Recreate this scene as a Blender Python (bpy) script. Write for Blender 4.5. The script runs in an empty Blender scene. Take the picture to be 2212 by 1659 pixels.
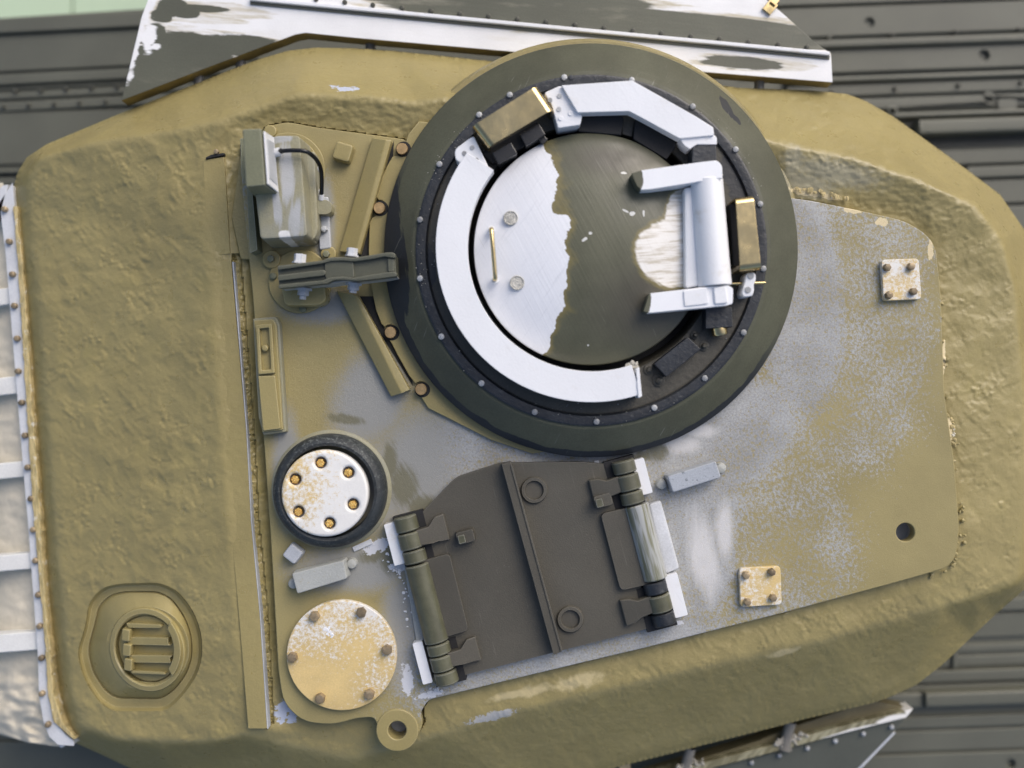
import bpy, bmesh, math, random
import numpy as np
from mathutils import Vector, Matrix, geometry
R = math.radians
random.seed(7)
SC = bpy.context.scene
COL = SC.collection

# ------------------------------------------------------------------ camera, light, exposure
H = 2.2                       # camera height above the roof plate (1 unit = 1000 px of a 2212 px wide view)
CX, CY = 1106.0, 829.5
cam_d = bpy.data.cameras.new('camera')
cam_d.sensor_width = 36.0
cam_d.lens = 36.0 * H / 2.212
cam_d.clip_start = 0.01
cam_d.clip_end = 100
cam_d.dof.use_dof = True
cam_d.dof.focus_distance = H - 0.02
cam_d.dof.aperture_fstop = 0.6
cam = bpy.data.objects.new('camera', cam_d)
cam.location = (0, 0, H)
COL.objects.link(cam)
SC.camera = cam

SUN_EL, SUN_AZ = 40.0, 38.0      # azimuth from +Y (top of the picture) towards +X (right)
world = bpy.data.worlds.new('World')
SC.world = world
world.use_nodes = True
wn = world.node_tree
wn.nodes.clear()
sky = wn.nodes.new('ShaderNodeTexSky')
sky.sky_type = 'NISHITA'
sky.sun_disc = False
sky.sun_elevation = R(SUN_EL)
sky.sun_rotation = R(SUN_AZ)
sky.dust_density = 4.0
sky.air_density = 0.9
sky.ozone_density = 1.0
bg = wn.nodes.new('ShaderNodeBackground')
bg.inputs[1].default_value = 0.125
wo = wn.nodes.new('ShaderNodeOutputWorld')
wn.links.new(sky.outputs[0], bg.inputs[0])
wn.links.new(bg.outputs[0], wo.inputs[0])
sun_d = bpy.data.lights.new('sun', 'SUN')
sun_d.energy = 1.2
sun_d.angle = R(48)
sun_d.color = (1.0, 0.975, 0.94)
sun = bpy.data.objects.new('sun', sun_d)
_sd = Vector((math.sin(R(SUN_AZ)) * math.cos(R(SUN_EL)), math.cos(R(SUN_AZ)) * math.cos(R(SUN_EL)), math.sin(R(SUN_EL))))
sun.rotation_euler = _sd.to_track_quat('Z', 'Y').to_euler()
sun.location = (0, 0, 3)
COL.objects.link(sun)
SC.view_settings.view_transform = 'Standard'
SC.view_settings.look = 'None'
SC.view_settings.gamma = 1
SC.view_settings.exposure = 0.42

# ------------------------------------------------------------------ coordinates
def W(px, py, z=0.0):
    k = (H - z) / H
    return Vector(((px - CX) / 1000 * k, (CY - py) / 1000 * k, z))

# ------------------------------------------------------------------ shader helper
class Mat:
    def __init__(s, name, rough=0.5, metal=0.0, spec=0.5):
        s.m = bpy.data.materials.new(name); s.m.use_nodes = True
        s.t = s.m.node_tree; s.n = s.t.nodes; s.l = s.t.links
        s.b = s.n['Principled BSDF']
        s.b.inputs['Roughness'].default_value = rough
        s.b.inputs['Metallic'].default_value = metal
        s.b.inputs['Specular IOR Level'].default_value = spec
        s._pos = None
        s.h = None
    @property
    def pos(s):
        if s._pos is None:
            s._pos = s.n.new('ShaderNodeNewGeometry').outputs['Position']
        return s._pos
    def put(s, inp, v):
        if hasattr(v, 'is_linked') or hasattr(v, 'links'):
            s.l.new(v, inp)
        elif isinstance(v, (tuple, list)):
            inp.default_value = (*v, 1.0) if len(v) == 3 and len(inp.default_value) == 4 else v
        else:
            inp.default_value = v
    def noise(s, scale, detail=4, rough=.55, stretch=None, rot=0, dist=0, off=0):
        v = s.pos
        if stretch or off:
            mp = s.n.new('ShaderNodeMapping'); mp.vector_type = 'TEXTURE'
            mp.inputs['Location'].default_value = (off, off, 0)
            mp.inputs['Rotation'].default_value = (0, 0, R(rot))
            mp.inputs['Scale'].default_value = stretch or (1, 1, 1)
            s.l.new(v, mp.inputs['Vector']); v = mp.outputs[0]
        t = s.n.new('ShaderNodeTexNoise')
        t.inputs['Scale'].default_value = scale; t.inputs['Detail'].default_value = detail
        t.inputs['Roughness'].default_value = rough; t.inputs['Distortion'].default_value = dist
        s.l.new(v, t.inputs['Vector'])
        return t.outputs['Fac']
    def math(s, op, a, b=0.0, c=0.0, clamp=False):
        n = s.n.new('ShaderNodeMath'); n.operation = op; n.use_clamp = clamp
        s.put(n.inputs[0], a); s.put(n.inputs[1], b); s.put(n.inputs[2], c)
        return n.outputs[0]
    def step(s, v, lo, hi, to0=0.0, to1=1.0):
        n = s.n.new('ShaderNodeMapRange'); n.interpolation_type = 'SMOOTHSTEP'
        s.put(n.inputs[0], v); n.inputs[1].default_value = lo; n.inputs[2].default_value = hi
        n.inputs[3].default_value = to0; n.inputs[4].default_value = to1
        return n.outputs[0]
    def mix(s, f, a, b):
        n = s.n.new('ShaderNodeMix'); n.data_type = 'RGBA'; n.clamp_factor = True
        s.put(n.inputs[0], f); s.put(n.inputs[6], a); s.put(n.inputs[7], b)
        return n.outputs[2]
    def blobs(s, lst, z=0.0):
        """max over soft ellipses (px, py, rx, ry, rot): 1 at the middle, 0 at the rim, negative outside"""
        cur = None
        for e in lst:
            px, py, rx, ry = e[:4]; rot = e[4] if len(e) > 4 else 0
            c = W(px, py, z); k = (H - z) / H
            mp = s.n.new('ShaderNodeMapping'); mp.vector_type = 'TEXTURE'
            mp.inputs['Location'].default_value = (c.x, c.y, c.z)
            mp.inputs['Rotation'].default_value = (0, 0, R(rot))
            mp.inputs['Scale'].default_value = (rx * k / 1000, ry * k / 1000, 10.0)
            s.l.new(s.pos, mp.inputs['Vector'])
            ln = s.n.new('ShaderNodeVectorMath'); ln.operation = 'LENGTH'
            s.l.new(mp.outputs[0], ln.inputs[0])
            v = s.math('SUBTRACT', 1.0, ln.outputs['Value'])
            cur = v if cur is None else s.math('MAXIMUM', cur, v)
        return cur
    def rag(s, v, noise, amt, lo=0.0, hi=0.08):
        """field v roughened with a noise (0..1), turned into a mask"""
        return s.step(s.math('ADD', v, s.math('MULTIPLY_ADD', noise, amt, -amt * .5)), lo, hi)
    def edge(s, radius=.004, lo=.02, hi=.12):
        bv = s.n.new('ShaderNodeBevel'); bv.samples = 4; bv.inputs['Radius'].default_value = radius
        g = s.n.new('ShaderNodeNewGeometry')
        d = s.n.new('ShaderNodeVectorMath'); d.operation = 'DOT_PRODUCT'
        s.l.new(bv.outputs[0], d.inputs[0]); s.l.new(g.outputs['Normal'], d.inputs[1])
        return s.step(s.math('SUBTRACT', 1.0, d.outputs['Value']), lo, hi)
    def bump(s, hgt, dist=.001, strength=1.0):
        n = s.n.new('ShaderNodeBump'); n.inputs['Strength'].default_value = strength
        n.inputs['Distance'].default_value = dist
        s.put(n.inputs['Height'], hgt)
        if s.h is not None: s.l.new(s.h, n.inputs['Normal'])
        s.h = n.outputs[0]; s.l.new(s.h, s.b.inputs['Normal'])
    def color(s, c): s.put(s.b.inputs['Base Color'], c); return s
    def rough(s, v): s.put(s.b.inputs['Roughness'], v)
    def vary(s, c, scale=9, amt=.18, grain=300, gamt=.1):
        """slow tone drift plus fine grain over a colour"""
        a = s.step(s.noise(scale, 5), .25, .75, 1 - amt, 1 + amt)
        g = s.step(s.noise(grain, 2), .2, .8, 1 - gamt, 1 + gamt)
        f = s.math('MULTIPLY', a, g)
        n = s.n.new('ShaderNodeVectorMath'); n.operation = 'SCALE'
        if isinstance(c, tuple): n.inputs[0].default_value = c[:3]
        else: s.l.new(c, n.inputs[0])
        s.l.new(f, n.inputs['Scale'])
        return n.outputs[0]

OLIVE = (.298, .247, .106)
GREY = (.32, .335, .35)
DGREEN = (.072, .072, .046)
BROWN = (.070, .064, .049)
WHITE = (.80, .81, .82)

def olive_material(name, chips=None, bumpd=.0012, extra=None, dark=1.0, grain=60, edgew=0):
    m = Mat(name, .42, 0, .45)
    base = m.vary(tuple(c * dark for c in OLIVE), 5, .08, 260, .05)
    warm = m.step(m.noise(16, 4), .5, .75, 0, .35)
    base = m.mix(warm, base, (.33 * dark, .275 * dark, .105 * dark))
    if edgew: base = m.mix(m.math('MULTIPLY', m.edge(.004), edgew), base, (.50, .44, .25))
    if extra: base = extra(m, base)
    if chips:
        f = m.rag(m.blobs(chips), m.noise(75, 5, .65, (1.6, .8, 1), -8), 2.2, .25, .36)
        base = m.mix(f, base, (.46, .50, .60))
    m.color(base)
    m.rough(m.step(m.noise(30, 3), .3, .7, .27, .42))
    m.bump(m.noise(grain, 6, .6), bumpd)
    m.bump(m.noise(420, 2), .00035)
    return m.m

def armour_extra(m, base):
    pale = m.rag(m.blobs([(1250, 1480, 90, 26, 14), (1150, 1500, 60, 20, 14), (1700, 1420, 60, 14, 14), (1100, 1510, 80, 14, 14)]), m.noise(60, 5), 1.1, .2, .7)
    base = m.mix(m.math('MULTIPLY', pale, .6), base, (.62, .52, .30))
    gr = m.rag(m.blobs([(1740, 395, 130, 50, -12), (1800, 370, 190, 45, -10), (1715, 350, 40, 60)]), m.noise(80, 6, .7), 1.0, .15, .75)
    base = m.mix(m.math('MULTIPLY', gr, .5), base, (.38, .37, .30))
    gr2 = m.rag(m.blobs([(1060, 1560, 120, 22, 14)]), m.noise(90, 6, .7), 1.4, .5, .62)
    base = m.mix(m.math('MULTIPLY', gr2, .7), base, (.45, .47, .52))
    putty = m.rag(m.blobs([(1745, 412, 45, 9, -10), (1800, 422, 30, 7, -10), (2062, 935, 9, 42, -4), (2050, 780, 5, 60, -3)]), m.noise(70, 5), 1.2, .1, .3)
    return m.mix(putty, base, (.68, .58, .36))

M = {}
M['armour'] = olive_material('cast_olive_paint', [(742, 189, 36, 11, -8), (602, 1548, 20, 34, -20), (622, 1560, 16, 20), (770, 1556, 40, 5, 12)], .0016, armour_extra, grain=48)
M['olive'] = olive_material('olive_paint', None, .0006, edgew=.7)
M['olive_rough'] = olive_material('rough_olive_paint', None, .0022, dark=.9, grain=120)
M['olive_dark'] = olive_material('shaded_olive_paint', None, .0008, dark=.62)

def box_paint():
    m = Mat('worn_box_paint', .5)
    base = m.vary((.27, .255, .165), 12, .1, 300, .12)
    g = m.rag(m.blobs([(620, 370, 22, 90, 4), (640, 480, 22, 60, 0), (600, 300, 45, 14), (600, 450, 12, 70, 6)], .1), m.noise(40, 5, .65, (.35, 4, 1), -4), 1.3, .1, .5)
    base = m.mix(g, base, (.40, .41, .42))
    w = m.rag(m.blobs([(616, 510, 16, 16)], .1), m.noise(90, 3), .5, .1, .3)
    base = m.mix(w, base, (.85, .85, .85))
    side = m.step(m.noise(14, 3), .4, .7, 0, .5)
    base = m.mix(side, base, (.25, .26, .235))
    m.color(base); m.bump(m.noise(260, 3), .0006)
    return m.m
M['box'] = box_paint()

def sage():
    m = Mat('grey_green_primer', .6)
    e = m.edge(.004)
    base = m.vary((.165, .17, .105), 10, .12, 300, .12)
    base = m.mix(m.math('MULTIPLY', e, .5), base, (.33, .34, .30))
    m.color(base); m.bump(m.noise(330, 3), .0007)
    return m.m
M['sage'] = sage()

def roof_plate():
    m = Mat('scraped_roof_paint', .45)
    ol = m.vary((.30, .250, .108), 5, .10, 300, .06)
    gy = m.vary((.325, .330, .328), 7, .2, 230, .2)
    half = m.blobs([(1780, 690, 240, 350, 10), (1860, 540, 190, 120, 0), (1610, 1180, 250, 240, 0), (600, 470, 120, 160), (700, 830, 170, 260), (1380, 1400, 400, 90, 14)])
    field = m.blobs([(1330, 1060, 340, 250, 0), (920, 990, 260, 200, 0), (1725, 640, 120, 330, 4), (1560, 950, 220, 140, 30), (770, 1190, 120, 160, 0),
                     (870, 1360, 80, 170, 0), (1230, 1430, 420, 70, 14), (690, 690, 130, 120, 0), (700, 480, 70, 120, 0), (1500, 1180, 110, 200, 0)])
    fld = m.math('MULTIPLY_ADD', m.noise(7, 4), .5, m.math('ADD', m.math('MAXIMUM', m.math('MINIMUM', field, .32), m.math('MINIMUM', half, .12)), -.09))
    fine = m.noise(140, 8, .78, (1, 1.4, 1), 20)
    fine2 = m.noise(210, 4, .7)
    f = m.math('ADD', fld, m.math('MULTIPLY_ADD', fine, 1.9, -1.02))
    f = m.math('ADD', f, m.math('MULTIPLY_ADD', fine2, .6, -.3))
    mask = m.step(f, .10, .42)
    base = m.mix(mask, ol, gy)
    # left part: soft sprayed primer rather than flaked paint
    left = m.blobs([(720, 900, 300, 800, 0)])
    lf_ = m.blobs([(700, 480, 24, 110, 0), (690, 660, 80, 40, 0), (950, 1010, 210, 140, 20), (800, 860, 80, 120, -20), (760, 1230, 140, 50, 0), (880, 1370, 50, 140, 8), (620, 1010, 30, 120)])
    soft = m.mix(m.step(m.math('ADD', m.math('ADD', lf_, m.math('MULTIPLY_ADD', fine2, .9, -.45)), m.math('MULTIPLY_ADD', m.noise(9, 4), .6, -.3)), -.35, .45), ol, (.275, .276, .258))
    base = m.mix(m.step(left, 0, .35), base, soft)
    # brush scuffs: pale bare patches, dirty olive stains
    pale = m.rag(m.blobs([(1520, 1200, 46, 130, 8), (1505, 930, 60, 22, 0), (1470, 960, 60, 30), (1565, 1150, 30, 90)]), m.noise(30, 5, .6, (.5, 3, 1), 0), .7, 0, .7)
    base = m.mix(m.math('MULTIPLY', pale, .75), base, (.66, .65, .64))
    st = m.rag(m.blobs([(745, 905, 60, 16, -8), (872, 1050, 46, 70, 10), (910, 1092, 46, 36), (842, 1000, 24, 70), (845, 1200, 40, 60, 0), (815, 1195, 60, 26, 20), (1420, 975, 34, 34), (1390, 985, 30, 18)]), m.noise(60, 5, .7, (.4, 3, 1), 30), 1.1, .1, .6)
    base = m.mix(m.math('MULTIPLY', st, .8), base, (.14, .13, .07))
    pt = m.rag(m.blobs([(1840, 455, 25, 8, -10), (1905, 480, 18, 12), (2010, 540, 8, 30)]), m.noise(90, 4), 1.3, .2, .3)
    base = m.mix(pt, base, (.66, .55, .33))
    sc = m.rag(m.blobs([(815, 1180, 60, 24, 20), (860, 1225, 40, 14), (930, 1500, 60, 14, 14), (880, 1470, 24, 60, 10), (1455, 1345, 40, 12)]), m.noise(70, 6, .7), 1.5, .45, .55)
    base = m.mix(sc, base, (.60, .61, .64))
    m.color(base)
    m.rough(m.mix(mask, (.5, .5, .5), (.36, .36, .36)))
    m.bump(mask, .0004, .6); m.bump(m.noise(420, 3), .00045); m.bump(m.noise(18, 4), .0012)
    return m.m
M['roof'] = roof_plate()

def ring_paint():
    m = Mat('dark_green_ring_paint', .42, 0, .32)
    base = m.vary((.080, .082, .055), 6, .22, 250, .1)
    black = m.rag(m.blobs([(858, 590, 34, 130, 4), (846, 500, 26, 170, 0), (888, 745, 12, 130, 24), (930, 835, 10, 90, 38), (1600, 180, 9, 50, 38), (1566, 236, 12, 34, 30), (1650, 275, 9, 110, 33), (1585, 262, 7, 20, 40)], .03),
                  m.noise(40, 6, .65, (.4, 4, 1), 8), 1.1, .12, .22)
    base = m.mix(black, base, (.022, .025, .030))
    sub = m.n.new('ShaderNodeVectorMath'); sub.operation = 'SUBTRACT'; m.l.new(m.pos, sub.inputs[0]); sub.inputs[1].default_value = (.169, .2865, 0)
    ln = m.n.new('ShaderNodeVectorMath'); ln.operation = 'LENGTH'; m.l.new(sub.outputs[0], ln.inputs[0])
    cmb = m.n.new('ShaderNodeCombineXYZ'); m.l.new(ln.outputs['Value'], cmb.inputs[0])
    t = m.n.new('ShaderNodeTexNoise'); t.inputs['Scale'].default_value = 90; t.inputs['Detail'].default_value = 5
    m.l.new(cmb.outputs[0], t.inputs['Vector'])
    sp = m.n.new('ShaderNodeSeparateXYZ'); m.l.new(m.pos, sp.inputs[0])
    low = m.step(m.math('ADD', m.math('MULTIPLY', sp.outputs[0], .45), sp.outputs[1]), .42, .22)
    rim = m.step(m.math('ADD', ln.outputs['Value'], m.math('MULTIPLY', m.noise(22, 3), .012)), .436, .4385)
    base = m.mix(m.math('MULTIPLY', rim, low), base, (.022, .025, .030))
    ringf = m.math('MULTIPLY', m.step(t.outputs['Fac'], .55, .72), m.step(m.noise(9, 3), .45, .7))
    base = m.mix(m.math('MULTIPLY', ringf, .35), base, (.19, .19, .15))
    scr = m.math('MULTIPLY', m.step(m.noise(26, 4, .5, (.12, 4, 1), -25), .66, .70), m.step(m.noise(6, 2, off=3), .5, .6))
    base = m.mix(m.math('MULTIPLY', scr, .4), base, (.25, .25, .22))
    m.color(base); m.rough(m.step(m.noise(14, 4), .3, .7, .38, .6)); m.bump(t.outputs['Fac'], .0004); m.bump(m.noise(300, 2), .0003)
    return m.m
M['ring'] = ring_paint()

def simple(name, col, rough=.5, metal=0, amt=.15, bumpd=.0004, bs=250, spec=.5, edgec=None, edgef=.6, scale=12, dusty=False):
    m = Mat(name, rough, metal, spec)
    c = m.vary(col, scale, amt, 300, .08)
    if 'bolt' in name or 'hatch_paint' in name:
        oi = m.n.new('ShaderNodeObjectInfo'); sc_ = m.n.new('ShaderNodeVectorMath'); sc_.operation = 'SCALE'
        m.l.new(c, sc_.inputs[0]); m.l.new(m.step(oi.outputs['Random'], 0, 1, .72 if 'bolt' in name else .95, 1.22 if 'bolt' in name else 1.05), sc_.inputs['Scale']); c = sc_.outputs[0]
    if dusty:
        sp_ = m.math('MULTIPLY', m.step(m.noise(150, 5, .7), .62, .72), m.step(m.noise(9, 4), .4, .65))
        c = m.mix(m.math('MULTIPLY', sp_, .35), c, (.20, .19, .165))
        sc1 = m.math('MULTIPLY', m.step(m.noise(22, 4, .5, (.10, 4, 1), 14), .66, .70), m.step(m.noise(6, 2, off=3), .45, .6))
        c = m.mix(m.math('MULTIPLY', sc1, .3), c, (.18, .17, .145))
        sm = m.step(m.noise(4, 5, .6, (1, 2, 1), 14), .45, .75)
        c = m.mix(m.math('MULTIPLY', sm, .35), c, (.105, .10, .082))
    if edgec: c = m.mix(m.math('MULTIPLY', m.edge(), edgef), c, edgec)
    m.color(c); m.bump(m.noise(bs, 4), bumpd)
    return m.m
def black_scratched():
    m = Mat('scratched_black_plastic', .4)
    base = m.vary((.020, .023, .028), 20, .3, 300, .2)
    s1 = m.step(m.noise(70, 6, .75), .58, .74)
    s2 = m.step(m.noise(150, 4, .6, (.3, 3, 1), 60), .60, .70)
    base = m.mix(m.math('MULTIPLY', m.math('MAXIMUM', s1, s2), .5), base, (.13, .135, .135))
    m.color(base); m.bump(m.noise(120, 5), .001)
    return m.m
M['black'] = black_scratched()
M['black_clean'] = simple('glossy_black_rubber', (.006, .006, .007), .22, bumpd=.0001)
M['black_matt'] = simple('black_matt_recess', (.010, .010, .011), .7)
def platform():
    m = Mat('grimy_brown_platform', .5)
    base = m.vary((.052, .048, .037), 9, .25, 300, .15)
    bl = m.rag(m.blobs([(1600, 380, 40, 90, 10), (1580, 360, 30, 60), (925, 580, 20, 60)], .08), m.noise(40, 5), 1.0, .1, .3)
    base = m.mix(bl, base, (.022, .024, .028))
    d = m.math('MULTIPLY', m.step(m.noise(75, 7, .8), .60, .74), m.step(m.noise(8, 3, off=2), .42, .62))
    base = m.mix(m.math('MULTIPLY', d, .6), base, (.24, .24, .22))
    m.color(base); m.bump(m.noise(90, 6), .0012)
    return m.m
M['platform'] = platform()
M['brown'] = simple('brown_green_hatch_paint', BROWN, .55, amt=.14, bumpd=.0005, bs=330, edgec=(.16, .15, .125), edgef=.5, scale=6, dusty=True)
M['green_wear'] = simple('worn_green_hinge_paint', (.085, .085, .052), .36, amt=.25, bumpd=.0006, bs=120, edgec=(.34, .34, .30), edgef=.6, scale=25, dusty=True)
M['clamp_green'] = simple('green_grey_clamp_resin', (.085, .088, .062), .42, amt=.12, edgec=(.22, .22, .18), edgef=.5)
M['clamp_under'] = simple('pale_clamp_underside', (.42, .41, .37), .5)
M['dark_green'] = simple('dark_green_hull_paint', (.105, .107, .083), .5, amt=.12, bumpd=.0005, scale=4)
M['hull_bolt'] = simple('hull_rivet_paint', (.055, .055, .042), .5)
M['steel'] = simple('grey_steel_bolt', (.33, .34, .35), .45, .2, bumpd=.0006, bs=200)
M['grey'] = simple('grey_resin', (.42, .44, .47), .45, amt=.14, bumpd=.0005)
M['grey_light'] = simple('pale_grey_resin', (.56, .575, .60), .45, amt=.1, bumpd=.0005)

def white_plastic(name='white_plastic', stain=.5, scr=.4):
    m = Mat(name, .33, 0, .5)
    base = m.vary((.76, .77, .79), 6, .035, 300, .015)
    s = m.math('MULTIPLY', m.step(m.noise(22, 5, .65), .56, .82), stain)
    base = m.mix(s, base, (.52, .46, .36))
    g = m.math('MULTIPLY', m.step(m.noise(55, 5, .6, (.15, 5, 1), 35), .60, .72), scr)
    base = m.mix(g, base, (.55, .56, .58))
    m.color(base); m.bump(m.noise(200, 3), .0003)
    m.b.inputs['Subsurface Weight'].default_value = .0
    return m.m
M['white'] = white_plastic('clean_white_plastic', .22, .3)
M['white_dirty'] = white_plastic('dirty_white_plastic', .55, .3)

def tip_paint(name, px, side):
    m = Mat(name, .35)
    base = m.vary((.80, .81, .83), 8, .04, 300, .02)
    f = m.rag(m.blobs([side], .15), m.noise(70, 4), .35, .0, .03)
    m.color(m.mix(f, base, (.10, .10, .065)))
    return m.m
M['arm_top'] = tip_paint('white_arm_with_green_tip', 0, (1360, 392, 29, 40, 0))
M['arm_bot'] = tip_paint('white_arm_with_green_end', 0, (1385, 656, 21, 40, -12))

def hatch_paint():
    m = Mat('hatch_paint_sanded_to_white', .38, 0, .5)
    z = .13
    green = m.vary((.092, .092, .058), 5, .16, 300, .08)
    brn = m.step(m.blobs([(1420, 660, 200, 150, 0), (1330, 340, 150, 60)], z), 0, .9, 0, .8)
    green = m.mix(brn, green, (.070, .062, .048))
    n = m.math('MULTIPLY_ADD', m.noise(18, 6, .6, (2.2, .8, 1), -28), .55, m.math('MULTIPLY', m.noise(60, 4, .6, (2.5, .6, 1), -28), .35))
    left = m.blobs([(1040, 540, 172, 330, -2), (1130, 560, 92, 130, 10), (1110, 660, 100, 130, 0), (1120, 420, 75, 150, 12), (1080, 340, 102, 70, 25)], z)
    lf = m.math('ADD', m.math('MULTIPLY_ADD', n, .42, left), m.math('MULTIPLY_ADD', m.noise(16, 3, .5), .5, -.29))
    wmask = m.step(lf, .115, .135)
    fringe = m.step(lf, -.04, .125)
    right = m.blobs([(1460, 545, 96, 80, 0), (1490, 480, 56, 90, 0)], z)
    rf = m.math('MULTIPLY_ADD', n, .5, right)
    wm2 = m.step(rf, .26, .34)
    fr2 = m.step(rf, .16, .28)
    wht = m.vary((.76, .77, .80), 6, .05, 300, .02)
    sc = m.math('MULTIPLY', m.step(m.noise(40, 5, .6, (3.5, .22, 1), 55), .56, .75), .35)
    wht = m.mix(sc, wht, (.50, .52, .56))
    dirty = m.mix(m.step(m.noise(45, 5, .6, (4, .4, 1), 5), .42, .65, 0, .75), (.78, .76, .72), (.42, .36, .25))
    base = m.mix(m.math('MAXIMUM', m.math('MULTIPLY', fringe, .8), m.math('MULTIPLY', fr2, .8)), green, (.20, .165, .06))
    base = m.mix(wm2, base, dirty)
    base = m.mix(wmask, base, wht)
    # hairline scratches and chips on the green
    hs = m.step(m.noise(30, 5, .55, (3.5, .10, 1), -62), .66, .71)
    hs = m.math('MULTIPLY', hs, m.step(m.noise(7, 2, off=4), .48, .6))
    base = m.mix(m.math('MULTIPLY', hs, .35), base, (.30, .29, .22))
    ch = m.rag(m.blobs([(1348, 371, 9, 3, -5), (1388, 376, 4, 4), (1391, 460, 3, 10, 0), (1366, 462, 7, 6, 30), (1350, 455, 9, 3, -30), (1272, 745, 2.5, 2.5), (1262, 518, 7, 4, 40), (1275, 505, 5, 4), (1390, 408, 5, 5)], z), m.noise(120, 3), 1.4, .15, .25)
    base = m.mix(ch, base, (.60, .60, .57))
    m.color(base); m.rough(m.mix(wmask, m.step(m.noise(20, 3), .3, .7, .32, .5), (.38, .38, .38)))
    m.bump(m.noise(30, 4, .5, (4, .15, 1), -62), .0004)
    return m.m
M['hatch'] = hatch_paint()

def tan_flaked(name, amount=.5, px=0, py=0, gx_=0, gy_=0):
    m = Mat(name, .42)
    wht = m.vary((.76, .75, .72), 10, .05, 300, .03)
    yel = m.vary((.60, .45, .20), 10, .14, 300, .06)
    n = m.math('ADD', m.math('MULTIPLY', m.noise(120, 8, .8), 1.0), m.math('MULTIPLY_ADD', m.noise(10, 4), .55, -.27))
    if gx_ or gy_:
        sp = m.n.new('ShaderNodeSeparateXYZ'); m.l.new(m.pos, sp.inputs[0]); c = W(px, py, .02)
        n = m.math('ADD', n, m.math('ADD', m.math('MULTIPLY_ADD', sp.outputs[0], gx_, -gx_ * c.x), m.math('MULTIPLY_ADD', sp.outputs[1], gy_, -gy_ * c.y)))
    f = m.step(n, .60 - amount * .36, .80 - amount * .36)
    m.color(m.mix(f, wht, yel)); m.bump(n, .0006); m.rough(.4)
    return m.m
M['tan_disc'] = tan_flaked('yellowed_white_disc', .74, 738, 1416, -.3, -.9)
M['tan_cap'] = tan_flaked('stained_white_cap', .34, 700, 1066, -1.3, -.3)
M['tan_square'] = tan_flaked('mottled_cream_plate', .56)

def rubber():
    m = Mat('abraded_black_rubber', .5)
    base = m.vary((.026, .031, .034), 20, .3, 300, .2)
    s = m.math('MULTIPLY', m.step(m.noise(130, 6, .8), .50, .66), m.step(m.noise(12, 3), .3, .6))
    m.color(m.mix(m.math('MULTIPLY', s, .7), base, (.20, .22, .21))); m.bump(m.noise(180, 5, .7), .0016)
    return m.m
M['rubber'] = rubber()

def metal(name, col, rough, scratch=.12, amt=.12):
    m = Mat(name, rough, 1.0)
    m.color(m.vary(col, 14, amt, 300, .05))
    m.rough(m.step(m.noise(30, 5, .6), .3, .7, rough - .06, rough + scratch))
    m.bump(m.noise(60, 5, .6, (.5, 3, 1), 10), .00008)
    return m.m
M['brass'] = metal('polished_brass', (.62, .49, .25), .17)
M['brass_dull'] = metal('dull_brass', (.72, .52, .27), .38)
M['bronze'] = simple('bronze_painted_bolt', (.29, .225, .14), .42, .35, amt=.25, bumpd=.0012, bs=160, scale=60)
M['brass_bolt'] = simple('turned_brass_bolt', (.62, .42, .20), .36, .55, amt=.2, bumpd=.0006, bs=160, scale=60)

def gold_screw():
    m = Mat('crackled_gold_screw', .35, .7)
    n = m.noise(240, 5, .7, dist=1.5)
    m.color(m.mix(m.step(n, .46, .56), (.62, .33, .07), (.85, .62, .22))); m.bump(n, .0018)
    return m.m
M['gold'] = gold_screw()

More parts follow.
